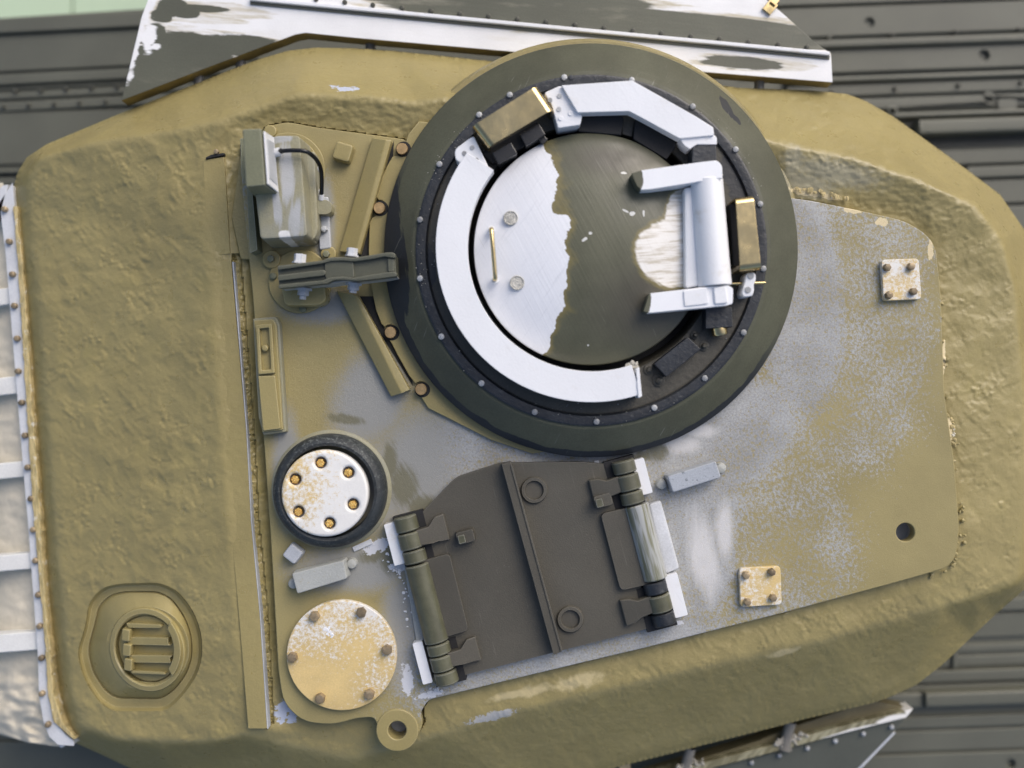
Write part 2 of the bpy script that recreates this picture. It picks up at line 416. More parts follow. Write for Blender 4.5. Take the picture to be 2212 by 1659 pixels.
def skirt_paint():
    m = Mat('side_panel_paint_worn_to_white', .42)
    z = -.12
    green = m.vary((.098, .100, .072), 5, .12, 300, .1)
    str_ = m.math('MULTIPLY_ADD', m.noise(60, 6, .65, (5, .5, 1), -5), .5, m.math('MULTIPLY', m.noise(22, 6, .6, (3.5, .5, 1), -5), .5))
    # green patches on the white plastic
    gfield = m.blobs([(330, 190, 100, 120, 28), (400, 125, 120, 62, -6), (520, 98, 110, 26, -6), (372, 14, 32, 26, 0), (350, 34, 26, 16, 0), (400, 30, 34, 12, -5), (440, 18, 60, 8, -4), (335, 75, 26, 30), (1600, 136, 100, 15, -5)], z)
    f = m.step(m.math('ADD', gfield, m.math('MULTIPLY_ADD', str_, 1.6, -.80)), .02, .14)
    band = m.blobs([(1330, 46, 520, 34, -4.5), (1000, -14, 420, 34, -4), (1640, 72, 190, 26, -8)], z)
    fb = m.step(m.math('ADD', band, m.math('MULTIPLY_ADD', str_, .25, -.12)), .0, .06)
    fr = m.step(m.math('ADD', m.math('MAXIMUM', m.math('MAXIMUM', gfield, m.blobs([(470, 22, 110, 16, -4), (430, 40, 90, 10, -4), (330, 100, 60, 30), (1700, 138, 60, 16, -4)], z)), band), m.math('MULTIPLY_ADD', str_, 1.6, -.80)), -.18, .05, 0, .75)
    wht = m.vary((.80, .80, .80), 8, .05, 300, .03)
    ws = m.rag(m.blobs([(322, 80, 20, 44, -8), (336, 100, 18, 9), (294, 90, 14, 110, -12), (306, 20, 18, 60, -12), (640, 74, 200, 6, 0)], z), m.noise(34, 6, .65, (3, .6, 1), -5), 2.0, .1, .4)
    base = m.mix(m.math('MULTIPLY', fr, m.step(str_, .38, .62, .15, .95)), wht, (.42, .35, .18))
    base = m.mix(m.math('MAXIMUM', f, fb), base, green)
    base = m.mix(ws, base, wht)
    st = m.math('MULTIPLY', m.step(m.noise(14, 5, .6, (3, .6, 1), -5), .56, .8), .35)
    base = m.mix(st, base, (.55, .50, .38))
    # sawn lower edge is brown resin
    g = m.n.new('ShaderNodeNewGeometry'); sp = m.n.new('ShaderNodeSeparateXYZ'); m.l.new(g.outputs['Normal'], sp.inputs[0])
    side = m.step(sp.outputs[2], .25, .6, 1, 0)
    dwn = m.math('MULTIPLY', side, m.step(sp.outputs[1], -.1, .1, 1, 0))
    base = m.mix(dwn, base, m.vary((.22, .165, .055), 20, .3, 200, .15))
    m.color(base); m.bump(str_, .0006); m.bump(m.noise(300, 3), .0003)
    return m.m
M['skirt'] = skirt_paint()

def skirt_low():
    m = Mat('lower_panel_lip_paint', .45)
    n = m.noise(30, 6, .65, (.35, 3, 1), -35)
    base = m.mix(m.step(n, .42, .62), m.vary((.15, .135, .075), 10, .2, 300, .1), (.34, .32, .21))
    tip = m.rag(m.blobs([(1930, 1552, 50, 12, 14), (1840, 1580, 90, 9, 14), (1965, 1535, 16, 20)], -.25), m.noise(40, 5, .6, (3, .5, 1), 14), .8, .1, .35)
    m.color(m.mix(tip, base, (.78, .77, .74))); m.bump(n, .001)
    return m.m
M['lip'] = skirt_low()
M['brown_edge'] = simple('brown_resin_edge', (.14, .12, .065), .5, amt=.25)

def canvas():
    m = Mat('cream_canvas', .95, 0, .08)
    base = m.vary((.66, .60, .48), 7, .06, 300, .04)
    d = m.math('MULTIPLY', m.step(m.noise(12, 6, .6), .55, .8), .5)
    m.color(m.mix(d, base, (.48, .45, .36))); m.bump(m.noise(24, 5), .0015); m.bump(m.noise(500, 2), .0003)
    return m.m
M['canvas'] = canvas()
M['canvas_strap'] = simple('white_strap', (.66, .66, .64), .6, amt=.08)
def foam():
    m = Mat('yellow_filler_strip', .7)
    base = m.mix(m.step(m.noise(50, 6, .7, (.3, 2, 1), 4), .42, .62), (.56, .45, .22), (.32, .26, .12))
    p = m.math('MULTIPLY', m.step(m.noise(60, 5, .7, off=5), .58, .66), .8)
    m.color(m.mix(p, base, (.72, .70, .62))); m.bump(m.noise(90, 6, .7, (.5, 2, 1), 4), .003)
    return m.m
M['foam'] = foam()
def tile():
    m = Mat('pale_green_tile', .4)
    st = m.math('MULTIPLY', m.step(m.noise(9, 5), .52, .75), .4)
    m.color(m.mix(st, (.50, .62, .44), (.40, .50, .37))); return m.m
M['tile'] = tile()
M['ground'] = simple('dark_ground', (.03, .03, .026), .8)
M['glue'] = simple('frosted_glue', (.40, .38, .33), .35, amt=.15, bumpd=.003, bs=200)
M['post'] = simple('dusty_grey_post', (.17, .16, .14), .4, amt=.3)
M['smoke'] = simple('smoky_glass_prism', (.035, .034, .033), .18)

# ------------------------------------------------------------------ objects
def thing(name, label, cat, at, group=None, kind=None):
    o = bpy.data.objects.new(name, None); COL.objects.link(o)
    o.location = at; o.empty_display_size = .02
    o['label'] = label; o['category'] = cat
    if group: o['group'] = group
    if kind: o['kind'] = kind
    o['_at'] = tuple(at)
    return o
def origin_of(p):
    v = Vector((0, 0, 0))
    while p is not None:
        v = v + Vector(p.location); p = p.parent
    return v
def finish(name, me, mat, parent=None, label=None, smooth=40):
    """me has world coordinates; the object's origin goes to the middle of its underside"""
    co = np.empty(len(me.vertices) * 3, dtype=np.float32); me.vertices.foreach_get('co', co); co = co.reshape(-1, 3)
    c = Vector(((co[:, 0].min() + co[:, 0].max()) / 2, (co[:, 1].min() + co[:, 1].max()) / 2, co[:, 2].min()))
    c = Vector((float(c.x), float(c.y), float(c.z)))
    co -= np.array(c, dtype=np.float32); me.vertices.foreach_set('co', co.ravel()); me.update()
    if mat: me.materials.append(M[mat] if isinstance(mat, str) else mat)
    if smooth:
        me.shade_smooth(); me.set_sharp_from_angle(angle=R(smooth))
    o = bpy.data.objects.new(name, me); COL.objects.link(o)
    if parent is not None:
        o.parent = parent
    o.location = c - origin_of(parent)
    if smooth and len(me.polygons) < 6000:
        wm_ = o.modifiers.new('weighted_normal', 'WEIGHTED_NORMAL'); wm_.keep_sharp = True; wm_.weight = 100
    if label: o['label'] = label
    return o
def copy_at(src, pos, parent, rot=None):
    o = src.copy(); COL.objects.link(o); o.parent = parent
    o.location = Vector(pos) - origin_of(parent)
    if rot is not None: o.rotation_euler = (0, 0, rot)
    return o
def bm_finish(name, bm, mat, parent=None, label=None, bevel=0, seg=2, smooth=40, ang=30):
    bmesh.ops.remove_doubles(bm, verts=bm.verts, dist=1e-6)
    if bevel:
        bmesh.ops.recalc_face_normals(bm, faces=bm.faces)
        es = [e for e in bm.edges if e.is_manifold and e.calc_face_angle(0) > R(ang)]
        bmesh.ops.bevel(bm, geom=es, offset=bevel, segments=seg, profile=.5, affect='EDGES', clamp_overlap=True)
    bmesh.ops.recalc_face_normals(bm, faces=bm.faces)
    me = bpy.data.meshes.new(name); bm.to_mesh(me); bm.free()
    return finish(name, me, mat, parent, label, smooth)
def loops_bm(loops, caps=True, bm=None, closed=True):
    bm = bm or bmesh.new()
    vs = [[bm.verts.new(p) for p in lp] for lp in loops]
    n = len(loops[0])
    for a, b in zip(vs, vs[1:]):
        for i in range(n if closed else n - 1):
            j = (i + 1) % n
            bm.faces.new((a[i], a[j], b[j], b[i]))
    if caps:
        bm.faces.new(vs[0][::-1]); bm.faces.new(vs[-1])
    return bm
def prism(name, pts, z0, z1, mat, parent=None, bevel=.003, label=None, seg=2, shrink=0, taper=None):
    """pts: outline in picture px of the TOP face, at height z1 (number or list per point)"""
    zt = z1 if isinstance(z1, (list, tuple)) else [z1] * len(pts)
    top = [W(p[0], p[1], z) for p, z in zip(pts, zt)]
    c = sum(top, Vector()) / len(top)
    t = 1 + (taper or 0)
    bot = [Vector((c.x + (p.x - c.x) * t, c.y + (p.y - c.y) * t, z0)) for p in top]
    return bm_finish(name, loops_bm([bot, top]), mat, parent, label, bevel, seg)
def arc(cx, cy, r, a0, a1, n, ry=None):
    return [(cx + r * math.cos(R(a0 + (a1 - a0) * i / n)), cy - (ry or r) * math.sin(R(a0 + (a1 - a0) * i / n))) for i in range(n + 1)]
def circ(cx, cy, r, n=32):
    return arc(cx, cy, r, 0, 360, n)[:-1]
def rounded(pts, r, n=5):
    out = []; k = len(pts)
    for i in range(k):
        p0 = Vector(pts[i - 1][:2]); p = Vector(pts[i][:2]); p1 = Vector(pts[(i + 1) % k][:2])
        rr = pts[i][2] if len(pts[i]) > 2 else r
        a = (p0 - p); b = (p1 - p)
        d = min(rr, a.length * .45, b.length * .45)
        if d < .2: out.append(tuple(p)); continue
        s = p + a.normalized() * d; e = p + b.normalized() * d
        for j in range(n + 1):
            t = j / n
            q = s * (1 - t) ** 2 + p * 2 * t * (1 - t) + e * t * t
            out.append((q.x, q.y))
    return out
def rbox(cx, cy, w, h, rot=0, r=0):
    c, s = math.cos(R(rot)), math.sin(R(rot))      # rot: counter-clockwise as seen
    pts = [(cx + x * c + y * s, cy - x * s + y * c) for x, y in ((-w / 2, -h / 2), (w / 2, -h / 2), (w / 2, h / 2), (-w / 2, h / 2))]
    return rounded(pts, r) if r else pts
def plate(name, outline, z0, z1, mat, parent=None, bevel=.003, holes=(), label=None, smooth=40, wob=0):
    """flat plate with real holes: a filled 2-D curve, thickened and bevelled"""
    cu = bpy.data.curves.new(name, 'CURVE'); cu.dimensions = '2D'; cu.fill_mode = 'BOTH'
    cu.extrude = (z1 - z0) / 2 - bevel; cu.bevel_depth = bevel; cu.bevel_resolution = 2; cu.offset = -bevel
    for k, pts in enumerate((outline, *holes)):
        sp = cu.splines.new('POLY'); sp.points.add(len(pts) - 1)
        for i, p in enumerate(pts):
            w = W(p[0], p[1], z1)
            if wob: w += Vector((random.uniform(-wob, wob), random.uniform(-wob, wob), 0))
            sp.points[i].co = (w.x, w.y, 0, 1)
        sp.use_cyclic_u = True
    o = bpy.data.objects.new(name + '_tmp', cu); COL.objects.link(o)
    me = bpy.data.meshes.new_from_object(o)
    bpy.data.objects.remove(o); bpy.data.curves.remove(cu)
    me.name = name
    me.transform(Matrix.Translation((0, 0, (z0 + z1) / 2)))
    bm = bmesh.new(); bm.from_mesh(me); bmesh.ops.remove_doubles(bm, verts=bm.verts, dist=1e-5)
    bmesh.ops.recalc_face_normals(bm, faces=bm.faces); bm.to_mesh(me); bm.free()
    me.materials.clear()
    return finish(name, me, mat, parent, label, smooth)
def lathe(name, c, prof, mat, parent=None, seg=64, label=None, smooth=40, a0=0, a1=360, axis=None, bm_only=False):
    full = abs(a1 - a0 - 360) < 1e-6
    n = seg
    loops = []
    M3 = Matrix.Identity(3)
    if axis is not None: M3 = Vector(axis).to_track_quat('Z', 'Y').to_matrix()
    c = Vector(c)
    bm = bmesh.new()
    rows = []
    for r, z in prof:
        row = []
        cnt = n if full else n + 1
        if r < 1e-6:
            v = bm.verts.new(c + M3 @ Vector((0, 0, z))); row = [v] * cnt
        else:
            for i in range(cnt):
                a = R(a0 + (a1 - a0) * i / n)
                row.append(bm.verts.new(c + M3 @ Vector((r * math.cos(a), r * math.sin(a), z))))
        rows.append(row)
    for A, B in zip(rows, rows[1:]):
        for i in range(n):
            j = (i + 1) % len(A) if full else i + 1
            f = [A[i], A[j], B[j], B[i]]
            u = []
            for v in f:
                if v not in u: u.append(v)
            if len(u) > 2: bm.faces.new(u)
    if not full:
        for k in (0, -1):
            f = [row[k] for row in rows]
            u = []
            for v in f:
                if v not in u: u.append(v)
            try: bm.faces.new(u)
            except Exception: pass
    bmesh.ops.recalc_face_normals(bm, faces=bm.faces)
    me = bpy.data.meshes.new(name); bm.to_mesh(me); bm.free()
    return finish(name, me, mat, parent, label, smooth)
def tube(name, pts, r, mat, parent=None, seg=12, label=None, sub=6, caps=True):
    P = [Vector(p) for p in pts]
    path = []
    for i in range(len(P) - 1):
        p0, p1, p2, p3 = P[max(i - 1, 0)], P[i], P[i + 1], P[min(i + 2, len(P) - 1)]
        for j in range(sub if len(P) > 2 else 1):
            t = j / sub
            path.append(.5 * ((2 * p1) + (-p0 + p2) * t + (2 * p0 - 5 * p1 + 4 * p2 - p3) * t * t + (-p0 + 3 * p1 - 3 * p2 + p3) * t ** 3))
    path.append(P[-1])
    loops = []
    prev = None
    for i, p in enumerate(path):
        d = (path[min(i + 1, len(path) - 1)] - path[max(i - 1, 0)]).normalized()
        if prev is None:
            s = d.cross(Vector((0, 0, 1)))
            if s.length < .1: s = d.cross(Vector((1, 0, 0)))
            s.normalize()
        else:
            s = (prev - d * prev.dot(d)).normalized()
        prev = s; u = s.cross(d)
        loops.append([p + (s * math.cos(2 * math.pi * k / seg) + u * math.sin(2 * math.pi * k / seg)) * r for k in range(seg)])
    return bm_finish(name, loops_bm(loops), mat, parent, label)
def hexbolt(name, px, py, z0, r, h, mat, parent, rot=0, sides=6, label=None):
    """bolt head: bevelled prism, slightly crowned; sides>8 makes a round rivet"""
    c = W(px, py, z0 + h); r = r / 1000
    prof = [(r, 0), (r, h * .7), (r * .86, h * .92), (r * .45, h)] if sides != 14 else [(r, 0), (r, h * .9), (r * .93, h)]
    bm = bmesh.new(); rows = []
    for rr, zz in prof:
        rows.append([Vector((c.x + rr * math.cos(R(rot) + 2 * math.pi * i / sides), c.y + rr * math.sin(R(rot) + 2 * math.pi * i / sides), z0 + zz)) for i in range(sides)])
    loops_bm(rows, bm=bm)
    return bm_finish(name, bm, mat, parent, label, smooth=25 if sides <= 8 else (60 if sides != 14 else 30))
def bolts(name, lst, z0, r, h, mat, parent, sides=6, label=None):
    """one shared mesh, a copy for each spot"""
    first = None
    for p in lst:
        z = p[2] if len(p) > 2 else z0
        if first is None:
            first = hexbolt(name, p[0], p[1], z, r, h, mat, parent, sides=sides, label=label)
            first['z_'] = 0; del first['z_']
            continue
        c = W(p[0], p[1], z + h)
        o = copy_at(first, (c.x, c.y, z), parent, random.uniform(0, 6.28))
    return first

# ------------------------------------------------------------------ numpy fields for the cast armour
PX0, PX1, PY0, PY1, G = -10, 2320, 70, 1830, 3.0
nx = int((PX1 - PX0) / G) + 1; ny = int((PY1 - PY0) / G) + 1
gx = PX0 + np.arange(nx) * G; gy = PY0 + np.arange(ny) * G
GX, GY = np.meshgrid(gx, gy)
rng = np.random.RandomState(5)
def fnoise(lo, hi, sx=1.0, sy=1.0, shape=None, rot=0):
    """band-passed noise, wavelengths lo..hi in px, unit variance"""
    s = shape or (ny, nx)
    w = rng.standard_normal(s)
    fy = np.fft.fftfreq(s[0])[:, None] / G; fx = np.fft.rfftfreq(s[1])[None, :] / G
    c, d = math.cos(R(rot)), math.sin(R(rot))
    f = np.sqrt(((fx * c + fy * d) * sx) ** 2 + ((fy * c - fx * d) * sy) ** 2) + 1e-9
    k = np.exp(-(f * lo * .7) ** 2) * (1 - np.exp(-(f * hi) ** 2)) / f ** .6
    o = np.fft.irfft2(np.fft.rfft2(w) * k, s=s)
    return (o - o.mean()) / o.std()
def blur(a, sig):
    s = a.shape
    p = int(3 * sig) + 2
    b = np.pad(a, p, mode='edge')
    k = np.exp(-.5 * (np.arange(-p + 1, p) / sig) ** 2); k /= k.sum()
    b = np.apply_along_axis(lambda m: np.convolve(m, k, mode='same'), 0, b)
    b = np.apply_along_axis(lambda m: np.convolve(m, k, mode='same'), 1, b)
    return b[p:-p, p:-p]
def inside(poly, X, Y):
    r = np.zeros(X.shape, bool); n = len(poly)
    for i in range(n):
        x0, y0 = poly[i][:2]; x1, y1 = poly[(i + 1) % n][:2]
        if y0 == y1: continue
        c = ((Y < y0) != (Y < y1)) & (X < (x1 - x0) * (Y - y0) / (y1 - y0) + x0)
        r ^= c
    return r

SIL = [(25,420,-.17),(38,372,-.17),(58,340,-.17),(100,312,-.17),(265,243,-.16),(400,190,-.15),(500,150,-.14),(560,128,-.13),(620,110,-.13),(680,103,-.13),(760,104,-.13),(850,110,-.13),(1060,132,-.13),
       (1250,150,-.13),(1500,178,-.13),(1600,190,-.14),(1750,195,-.15),(1830,203,-.16),(1870,218,-.16),(1930,252,-.17),(2080,360,-.18),(2160,420,-.18),(2212,495,-.18),(2262,640,-.2),
       (2280,1000,-.2),(2262,1210,-.18),(2212,1274,-.18),(2150,1328,-.18),(2104,1371,-.185),(2040,1432,-.19),(1979,1480,-.195),(1923,1506,-.195),(1885,1519,-.195),(1743,1552,-.195),(1680,1569,-.195),(1513,1611,-.20),(1338,1656,-.205),
       (1150,1712,-.215),(700,1790,-.25),(400,1705,-.24),(280,1659,-.23),(215,1628,-.21),(165,1606,-.2),(142,1575,-.18),(122,1450,-.17),(105,1300,-.16),(75,900,-.16),(52,640,-.16),(34,480,-.16)]
UP = [(60,375,-.11),(80,335,-.095),(190,305,-.055),(300,288,-.025),(382,278,-.005),(479,258,.008),(560,230,.010),(640,203,.012),(790,208,.013),(900,222,.013),(960,212,.012),(1100,240,.02),(1400,270,.01),(1600,285,.005),
      (1690,312,.006),(1850,345,.004),(2000,395,.000),(2110,442,-.008),(2165,510,-.022),(2195,620,-.035),(2215,850,-.045),(2222,1050,-.055),(2205,1262,-.075)]
FOOT = [(505,300,-.006),(560,272,-.008),(620,258,-.009),(680,268,-.009),(870,292,-.009),(950,330,-.015)]
FOOTR = [(1680,395,-.022),(1720,425,-.022),(1840,445,-.025),(1960,470,-.025),(2015,515,-.025),(2045,600,-.028),(2047,800,-.03),(2080,1000,-.03),(2088,1170,-.032),(2062,1232,-.035),(1990,1258,-.028),
         (1700,1338,-.024),(1400,1415,-.024),(930,1525,-.028)]
LOW = [(2205,1262,-.075),(2120,1288,-.052),(2034,1312,-.044),(1791,1381,-.030),(1450,1458,-.026),(1269,1500,-.026),(1095,1541,-.030),(956,1588,-.042),(768,1642,-.060),(590,1604,-.045)]
NOSER = [(440,335,-.002),(448,545,0.0),(474,900,0),(490,1124,0),(502,1250,-.002),(520,1450,-.008),(530,1580,-.022)]
STRIPR = [(486,335,-.006),(498,545,-.006),(528,930,-.006),(538,1124,-.008),(556,1326,-.012),(572,1575,-.022)]
NOSELOW = [(530,1592,-.03),(465,1603,-.035),(330,1606,-.06),(243,1600,-.085),(170,1575,-.115)]
NOSEL = [(62,440,-.12),(80,640,-.118),(98,900,-.118),(124,1250,-.118),(148,1500,-.12)]
GROOVE = [(545,420,-.03),(560,700,-.032),(575,930,-.034),(585,1124,-.034),(600,1330,-.036),(612,1500,-.038),(680,1580,-.042),(820,1610,-.046)]
pts, edges = [], []
def add_line(l, closed=False):
    b = len(pts); pts.extend(l)
    for i in range(len(l) - 1): edges.append((b + i, b + i + 1))
    if closed: edges.append((b + len(l) - 1, b))
add_line(SIL, True)
for l in (UP, FOOT, FOOTR, LOW, NOSER, STRIPR, NOSELOW, NOSEL, GROOVE): add_line(l)
vv, ee, ff, ov, oe, of_ = geometry.delaunay_2d_cdt([Vector(p[:2]) for p in pts], edges, [], 0, 1e-4)
zz = []
for v, src in zip(vv, ov):
    if len(src): zz.append(pts[src[0]][2])
    else: zz.append(min(pts, key=lambda p: (p[0] - v.x) ** 2 + (p[1] - v.y) ** 2)[2])
Z = np.full((ny, nx), np.nan)
for f in ff:
    (x0, y0), (x1, y1), (x2, y2) = [tuple(vv[i]) for i in f]
    d = (y1 - y2) * (x0 - x2) + (x2 - x1) * (y0 - y2)
    if abs(d) < 1e-6: continue
    i0 = max(0, int((min(x0, x1, x2) - PX0) / G)); i1 = min(nx, int((max(x0, x1, x2) - PX0) / G) + 2)
    j0 = max(0, int((min(y0, y1, y2) - PY0) / G)); j1 = min(ny, int((max(y0, y1, y2) - PY0) / G) + 2)
    X, Y = GX[j0:j1, i0:i1], GY[j0:j1, i0:i1]
    a = ((y1 - y2) * (X - x2) + (x2 - x1) * (Y - y2)) / d
    b = ((y2 - y0) * (X - x2) + (x0 - x2) * (Y - y2)) / d
    c = 1 - a - b
    k = (a > -1e-4) & (b > -1e-4) & (c > -1e-4)
    z = a * zz[f[0]] + b * zz[f[1]] + c * zz[f[2]]
    Z[j0:j1, i0:i1][k] = z[k]
IN = inside(SIL, GX, GY)
# outside: nearest silhouette height minus a drop, so that the blur rounds the rim
sil = np.array([p[:2] for p in SIL], float); silz = np.array([p[2] for p in SIL])
def nearest_on(poly, X, Y):
    P = np.array([p[:2] for p in poly], float); best = None
    x = X.ravel(); y = Y.ravel()
    bd = np.full(x.shape, 1e18); bx = np.zeros_like(x); by = np.zeros_like(x); bi = np.zeros(x.shape, int); bt = np.zeros_like(x)
    for i in range(len(P)):
        a = P[i]; b = P[(i + 1) % len(P)]; d = b - a; L = (d ** 2).sum()
        t = np.clip(((x - a[0]) * d[0] + (y - a[1]) * d[1]) / L, 0, 1)
        qx = a[0] + t * d[0]; qy = a[1] + t * d[1]; dd = (qx - x) ** 2 + (qy - y) ** 2
        k = dd < bd
        bd[k] = dd[k]; bx[k] = qx[k]; by[k] = qy[k]; bi[k] = i; bt[k] = t[k]
    return bx.reshape(X.shape), by.reshape(X.shape), bi.reshape(X.shape), bt.reshape(X.shape), np.sqrt(bd).reshape(X.shape)
nxx, nyy, ni, nt, nd = nearest_on(SIL, GX, GY)
zn = silz[ni] * (1 - nt) + silz[(ni + 1) % len(SIL)] * nt
out = ~IN | np.isnan(Z)
Z[out] = (zn - .022)[out]
Zs = blur(Z, 2.0); Zb = blur(Z, 2.9)
# broad rounding along the left block and the lower ridge, crisper near the plates
wb = np.clip((GY - 1250) / 150, 0, 1) * np.clip((GX - 560) / 60, 0, 1)
wb = np.maximum(wb, np.clip((430 - GX) / 60, 0, 1))
wb = np.maximum(wb, np.clip((GX - 2070) / 50, 0, 1))
wb = np.maximum(wb, np.clip((240 - GY) / 50, 0, 1) * .5)
wb *= .75
Z = Zs * (1 - wb) + Zb * wb
# casting texture: worms, pits and smooth puddles
m1 = np.clip(fnoise(60, 300) * .6 + .55, 0, 1.3)
ridged = 1 - np.abs(fnoise(22, 90)) * 1.1
fine = fnoise(7, 26)
med = fnoise(16, 60)
pit = np.clip(fnoise(9, 30) - 1.5, 0, 1.5)
m1 = np.clip(fnoise(55, 260) * .8 + .35, 0, 1)
scab = np.tanh(2.2 * (fnoise(34, 130, .8, 1.4, rot=50) - .2)) * .0013 + np.tanh(2.6 * (fnoise(20, 80, .5, 1.7, rot=-40) - .7)) * .0009
m2 = np.clip(fnoise(50, 220) * .9 - .35, 0, 1)
tex = scab * (.35 + .65 * m1) + m2 * (fine * .0008 + med * .0004) + fine * .00010 - pit * m2 * .0016 + fnoise(90, 400) * .0016 + fnoise(40, 110) * .0004
gouge = fnoise(9, 60, .35, 1.6, rot=55)
tex += np.clip(np.abs(gouge) - 1.4, 0, 1.5) * .0008 * m1
# zones: left block and right end strong, upper flank smooth, welds coarse
amp = np.full(Z.shape, .8)
amp *= np.where(GX < 440, 1.25, 1.0)
up_smooth = inside([(60,375),(190,312),(382,285),(479,262),(560,235),(640,208),(790,213),(960,215),(960,60),(0,60),(0,375)], GX, GY)
amp = np.where(up_smooth, .28, amp)
weld = inside([(479,262),(640,205),(960,215),(950,335),(870,300),(620,258),(505,300)], GX, GY) | inside([(1680,300),(1850,345),(2000,395),(2110,442),(2040,520),(1960,472),(1700,425)], GX, GY)
strip = inside([(440,335),(486,335),(572,1575),(530,1580),(448,545)], GX, GY)
amp = np.where(weld, .55, amp); amp = np.where(strip, .35, amp)
low = inside([(2212,1270),(1791,1390),(1269,1510),(956,1595),(590,1612),(165,1606),(400,1720),(1200,1780),(2280,1300)], GX, GY)
amp = np.where(low, .5, amp)
amp = blur(amp, 5)
Z = Z + tex * amp * .72
Z += np.where(weld, fnoise(14, 55, 1.6, .8) * .0005, 0)
# the step between nose and roof: ragged groove
gr = inside([(500,548),(520,548),(550,930),(560,1124),(580,1326),(592,1560),(573,1575),(556,1326),(538,1124),(528,930)], GX, GY)
Z = np.where(gr, Z - .006 - .003 * np.abs(fnoise(8, 40)), Z)
# keep the shell below the bolted roof plate
PLATE = rounded([(560,300,30),(572,274,10),(619,262,20),(672,273,20),(872,300),(1000,400,0),(1500,400,0),(1690,425,10),(1750,433,8),(1860,455,30),(1960,478,60),(2020,520,60),(2033,640,30),(2040,850,30),(2062,1000,30),(2073,1150,30),(2062,1222,60),
         (1960,1252,40),(1700,1322,5),(1400,1398,5),(1160,1455,5),(925,1512,12),(908,1540,5),(914,1572,18),(888,1600,22),(850,1604,22),(822,1585,22),(808,1549,12),(770,1552,10),(720,1566,30),(655,1560,45),(612,1520,50),(601,1450,20),(584,1150,10),(568,930,5),(546,640,5),(538,560,5),(524,420,5),(519,310,10)], 6)
IP = inside(PLATE, GX, GY)
IPs = inside([(CXp + (x - CXp) * .985, CYp + (y - CYp) * .985) for x, y in PLATE for CXp, CYp in [(1280, 900)]], GX, GY)
Z = np.where(IP, np.minimum(Z, -.026), Z)
Z = np.where(IPs, np.minimum(Z, -.05), Z)
# recess of the round port in the nose
OCT = rounded([(183,1360,25),(192,1300,30),(222,1268,30),(262,1260,20),(345,1258,20),(382,1275,30),(418,1318,40),(436,1370,40),(437,1420,30),(425,1460,30),(398,1500,30),(362,1536,20),(245,1537,20),(215,1518,20),(182,1470,30),(165,1410,30)], 20)
ROOF_HOLE = circ(1956, 1150, 20, 28)
LUG_HOLE = circ(858, 1578, 19.5, 28)
cut = IN & ~inside(OCT, GX, GY) & ~inside([(x, y) for x, y in circ(1956, 1150, 26, 28)], GX, GY) & ~inside(circ(858, 1578, 25, 28), GX, GY)
cell = cut[:-1, :-1] & cut[1:, :-1] & cut[:-1, 1:] & cut[1:, 1:]
used = np.zeros((ny, nx), bool)
used[:-1, :-1] |= cell; used[1:, :-1] |= cell; used[:-1, 1:] |= cell; used[1:, 1:] |= cell
full = np.zeros((ny, nx), int)
full[:-1, :-1] += cell; full[1:, :-1] += cell; full[:-1, 1:] += cell; full[1:, 1:] += cell
bnd = used & (full < 4)
SX, SY = GX.copy(), GY.copy()
j, i = np.nonzero(bnd)
bxx, byy = GX[j, i], GY[j, i]
best = np.full(bxx.shape, 1e9)
for poly in (SIL, OCT, circ(1956, 1150, 26, 28), circ(858, 1578, 25, 28)):
    qx, qy, _, _, dd = nearest_on(poly, bxx, byy)
    k = dd < best
    SX[j[k], i[k]] = qx[k]; SY[j[k], i[k]] = qy[k]; best[k] = dd[k]
kk = (H - Z) / H
VX = (SX - CX) / 1000 * kk; VY = (CY - SY) / 1000 * kk
idx = -np.ones((ny, nx), int); idx[used] = np.arange(used.sum())
cj, ci = np.nonzero(cell)
quads = np.stack([idx[cj + 1, ci], idx[cj + 1, ci + 1], idx[cj, ci + 1], idx[cj, ci]], 1)
verts = np.stack([VX[used], VY[used], Z[used]], 1)
# skirt wall from the rim down and inwards
from collections import defaultdict
eset = {}
E = np.concatenate([quads[:, [0, 1]], quads[:, [1, 2]], quads[:, [2, 3]], quads[:, [3, 0]]])
key = E.min(1).astype(np.int64) * 10000000 + E.max(1)
u, cnt_first, cnt = np.unique(key, return_index=True, return_counts=True)
be = E[cnt_first[cnt == 1]]
vpx = np.stack([SX[used], SY[used]], 1)
bset = np.unique(be)
outer = {int(v) for v in bset}
newi = {}; extra = []
octd = nearest_on(OCT, vpx[:, 0], vpx[:, 1])[4] < .5
for v in outer:
    x, y, z = verts[v]
    hole = octd[v] or abs(vpx[v, 0] - 1956) < 30 and abs(vpx[v, 1] - 1150) < 30 or abs(vpx[v, 0] - 858) < 30 and abs(vpx[v, 1] - 1578) < 30
    newi[v] = len(verts) + len(extra)
    extra.append((x, y, z - .05) if hole else (x * .97, y * .97, z - .22))
faces = [tuple(map(int, q)) for q in quads] + [(int(b), int(a), newi[int(a)], newi[int(b)]) for a, b in be]
allv = np.concatenate([verts, np.array(extra)])
me = bpy.data.meshes.new('turret_shell'); me.from_pydata(allv.tolist(), [], faces); me.update()
turret = thing('tank_turret', 'large cast turret in rough olive paint with a flat scraped roof plate', 'tank turret', W(1150, 900, -.5))
finish('cast_shell', me, 'armour', turret, smooth=55)
def zshell(px, py):
    return float(Z[int(round((py - PY0) / G)), int(round((px - PX0) / G))])
def zraw(px, py): return zshell(px, py)

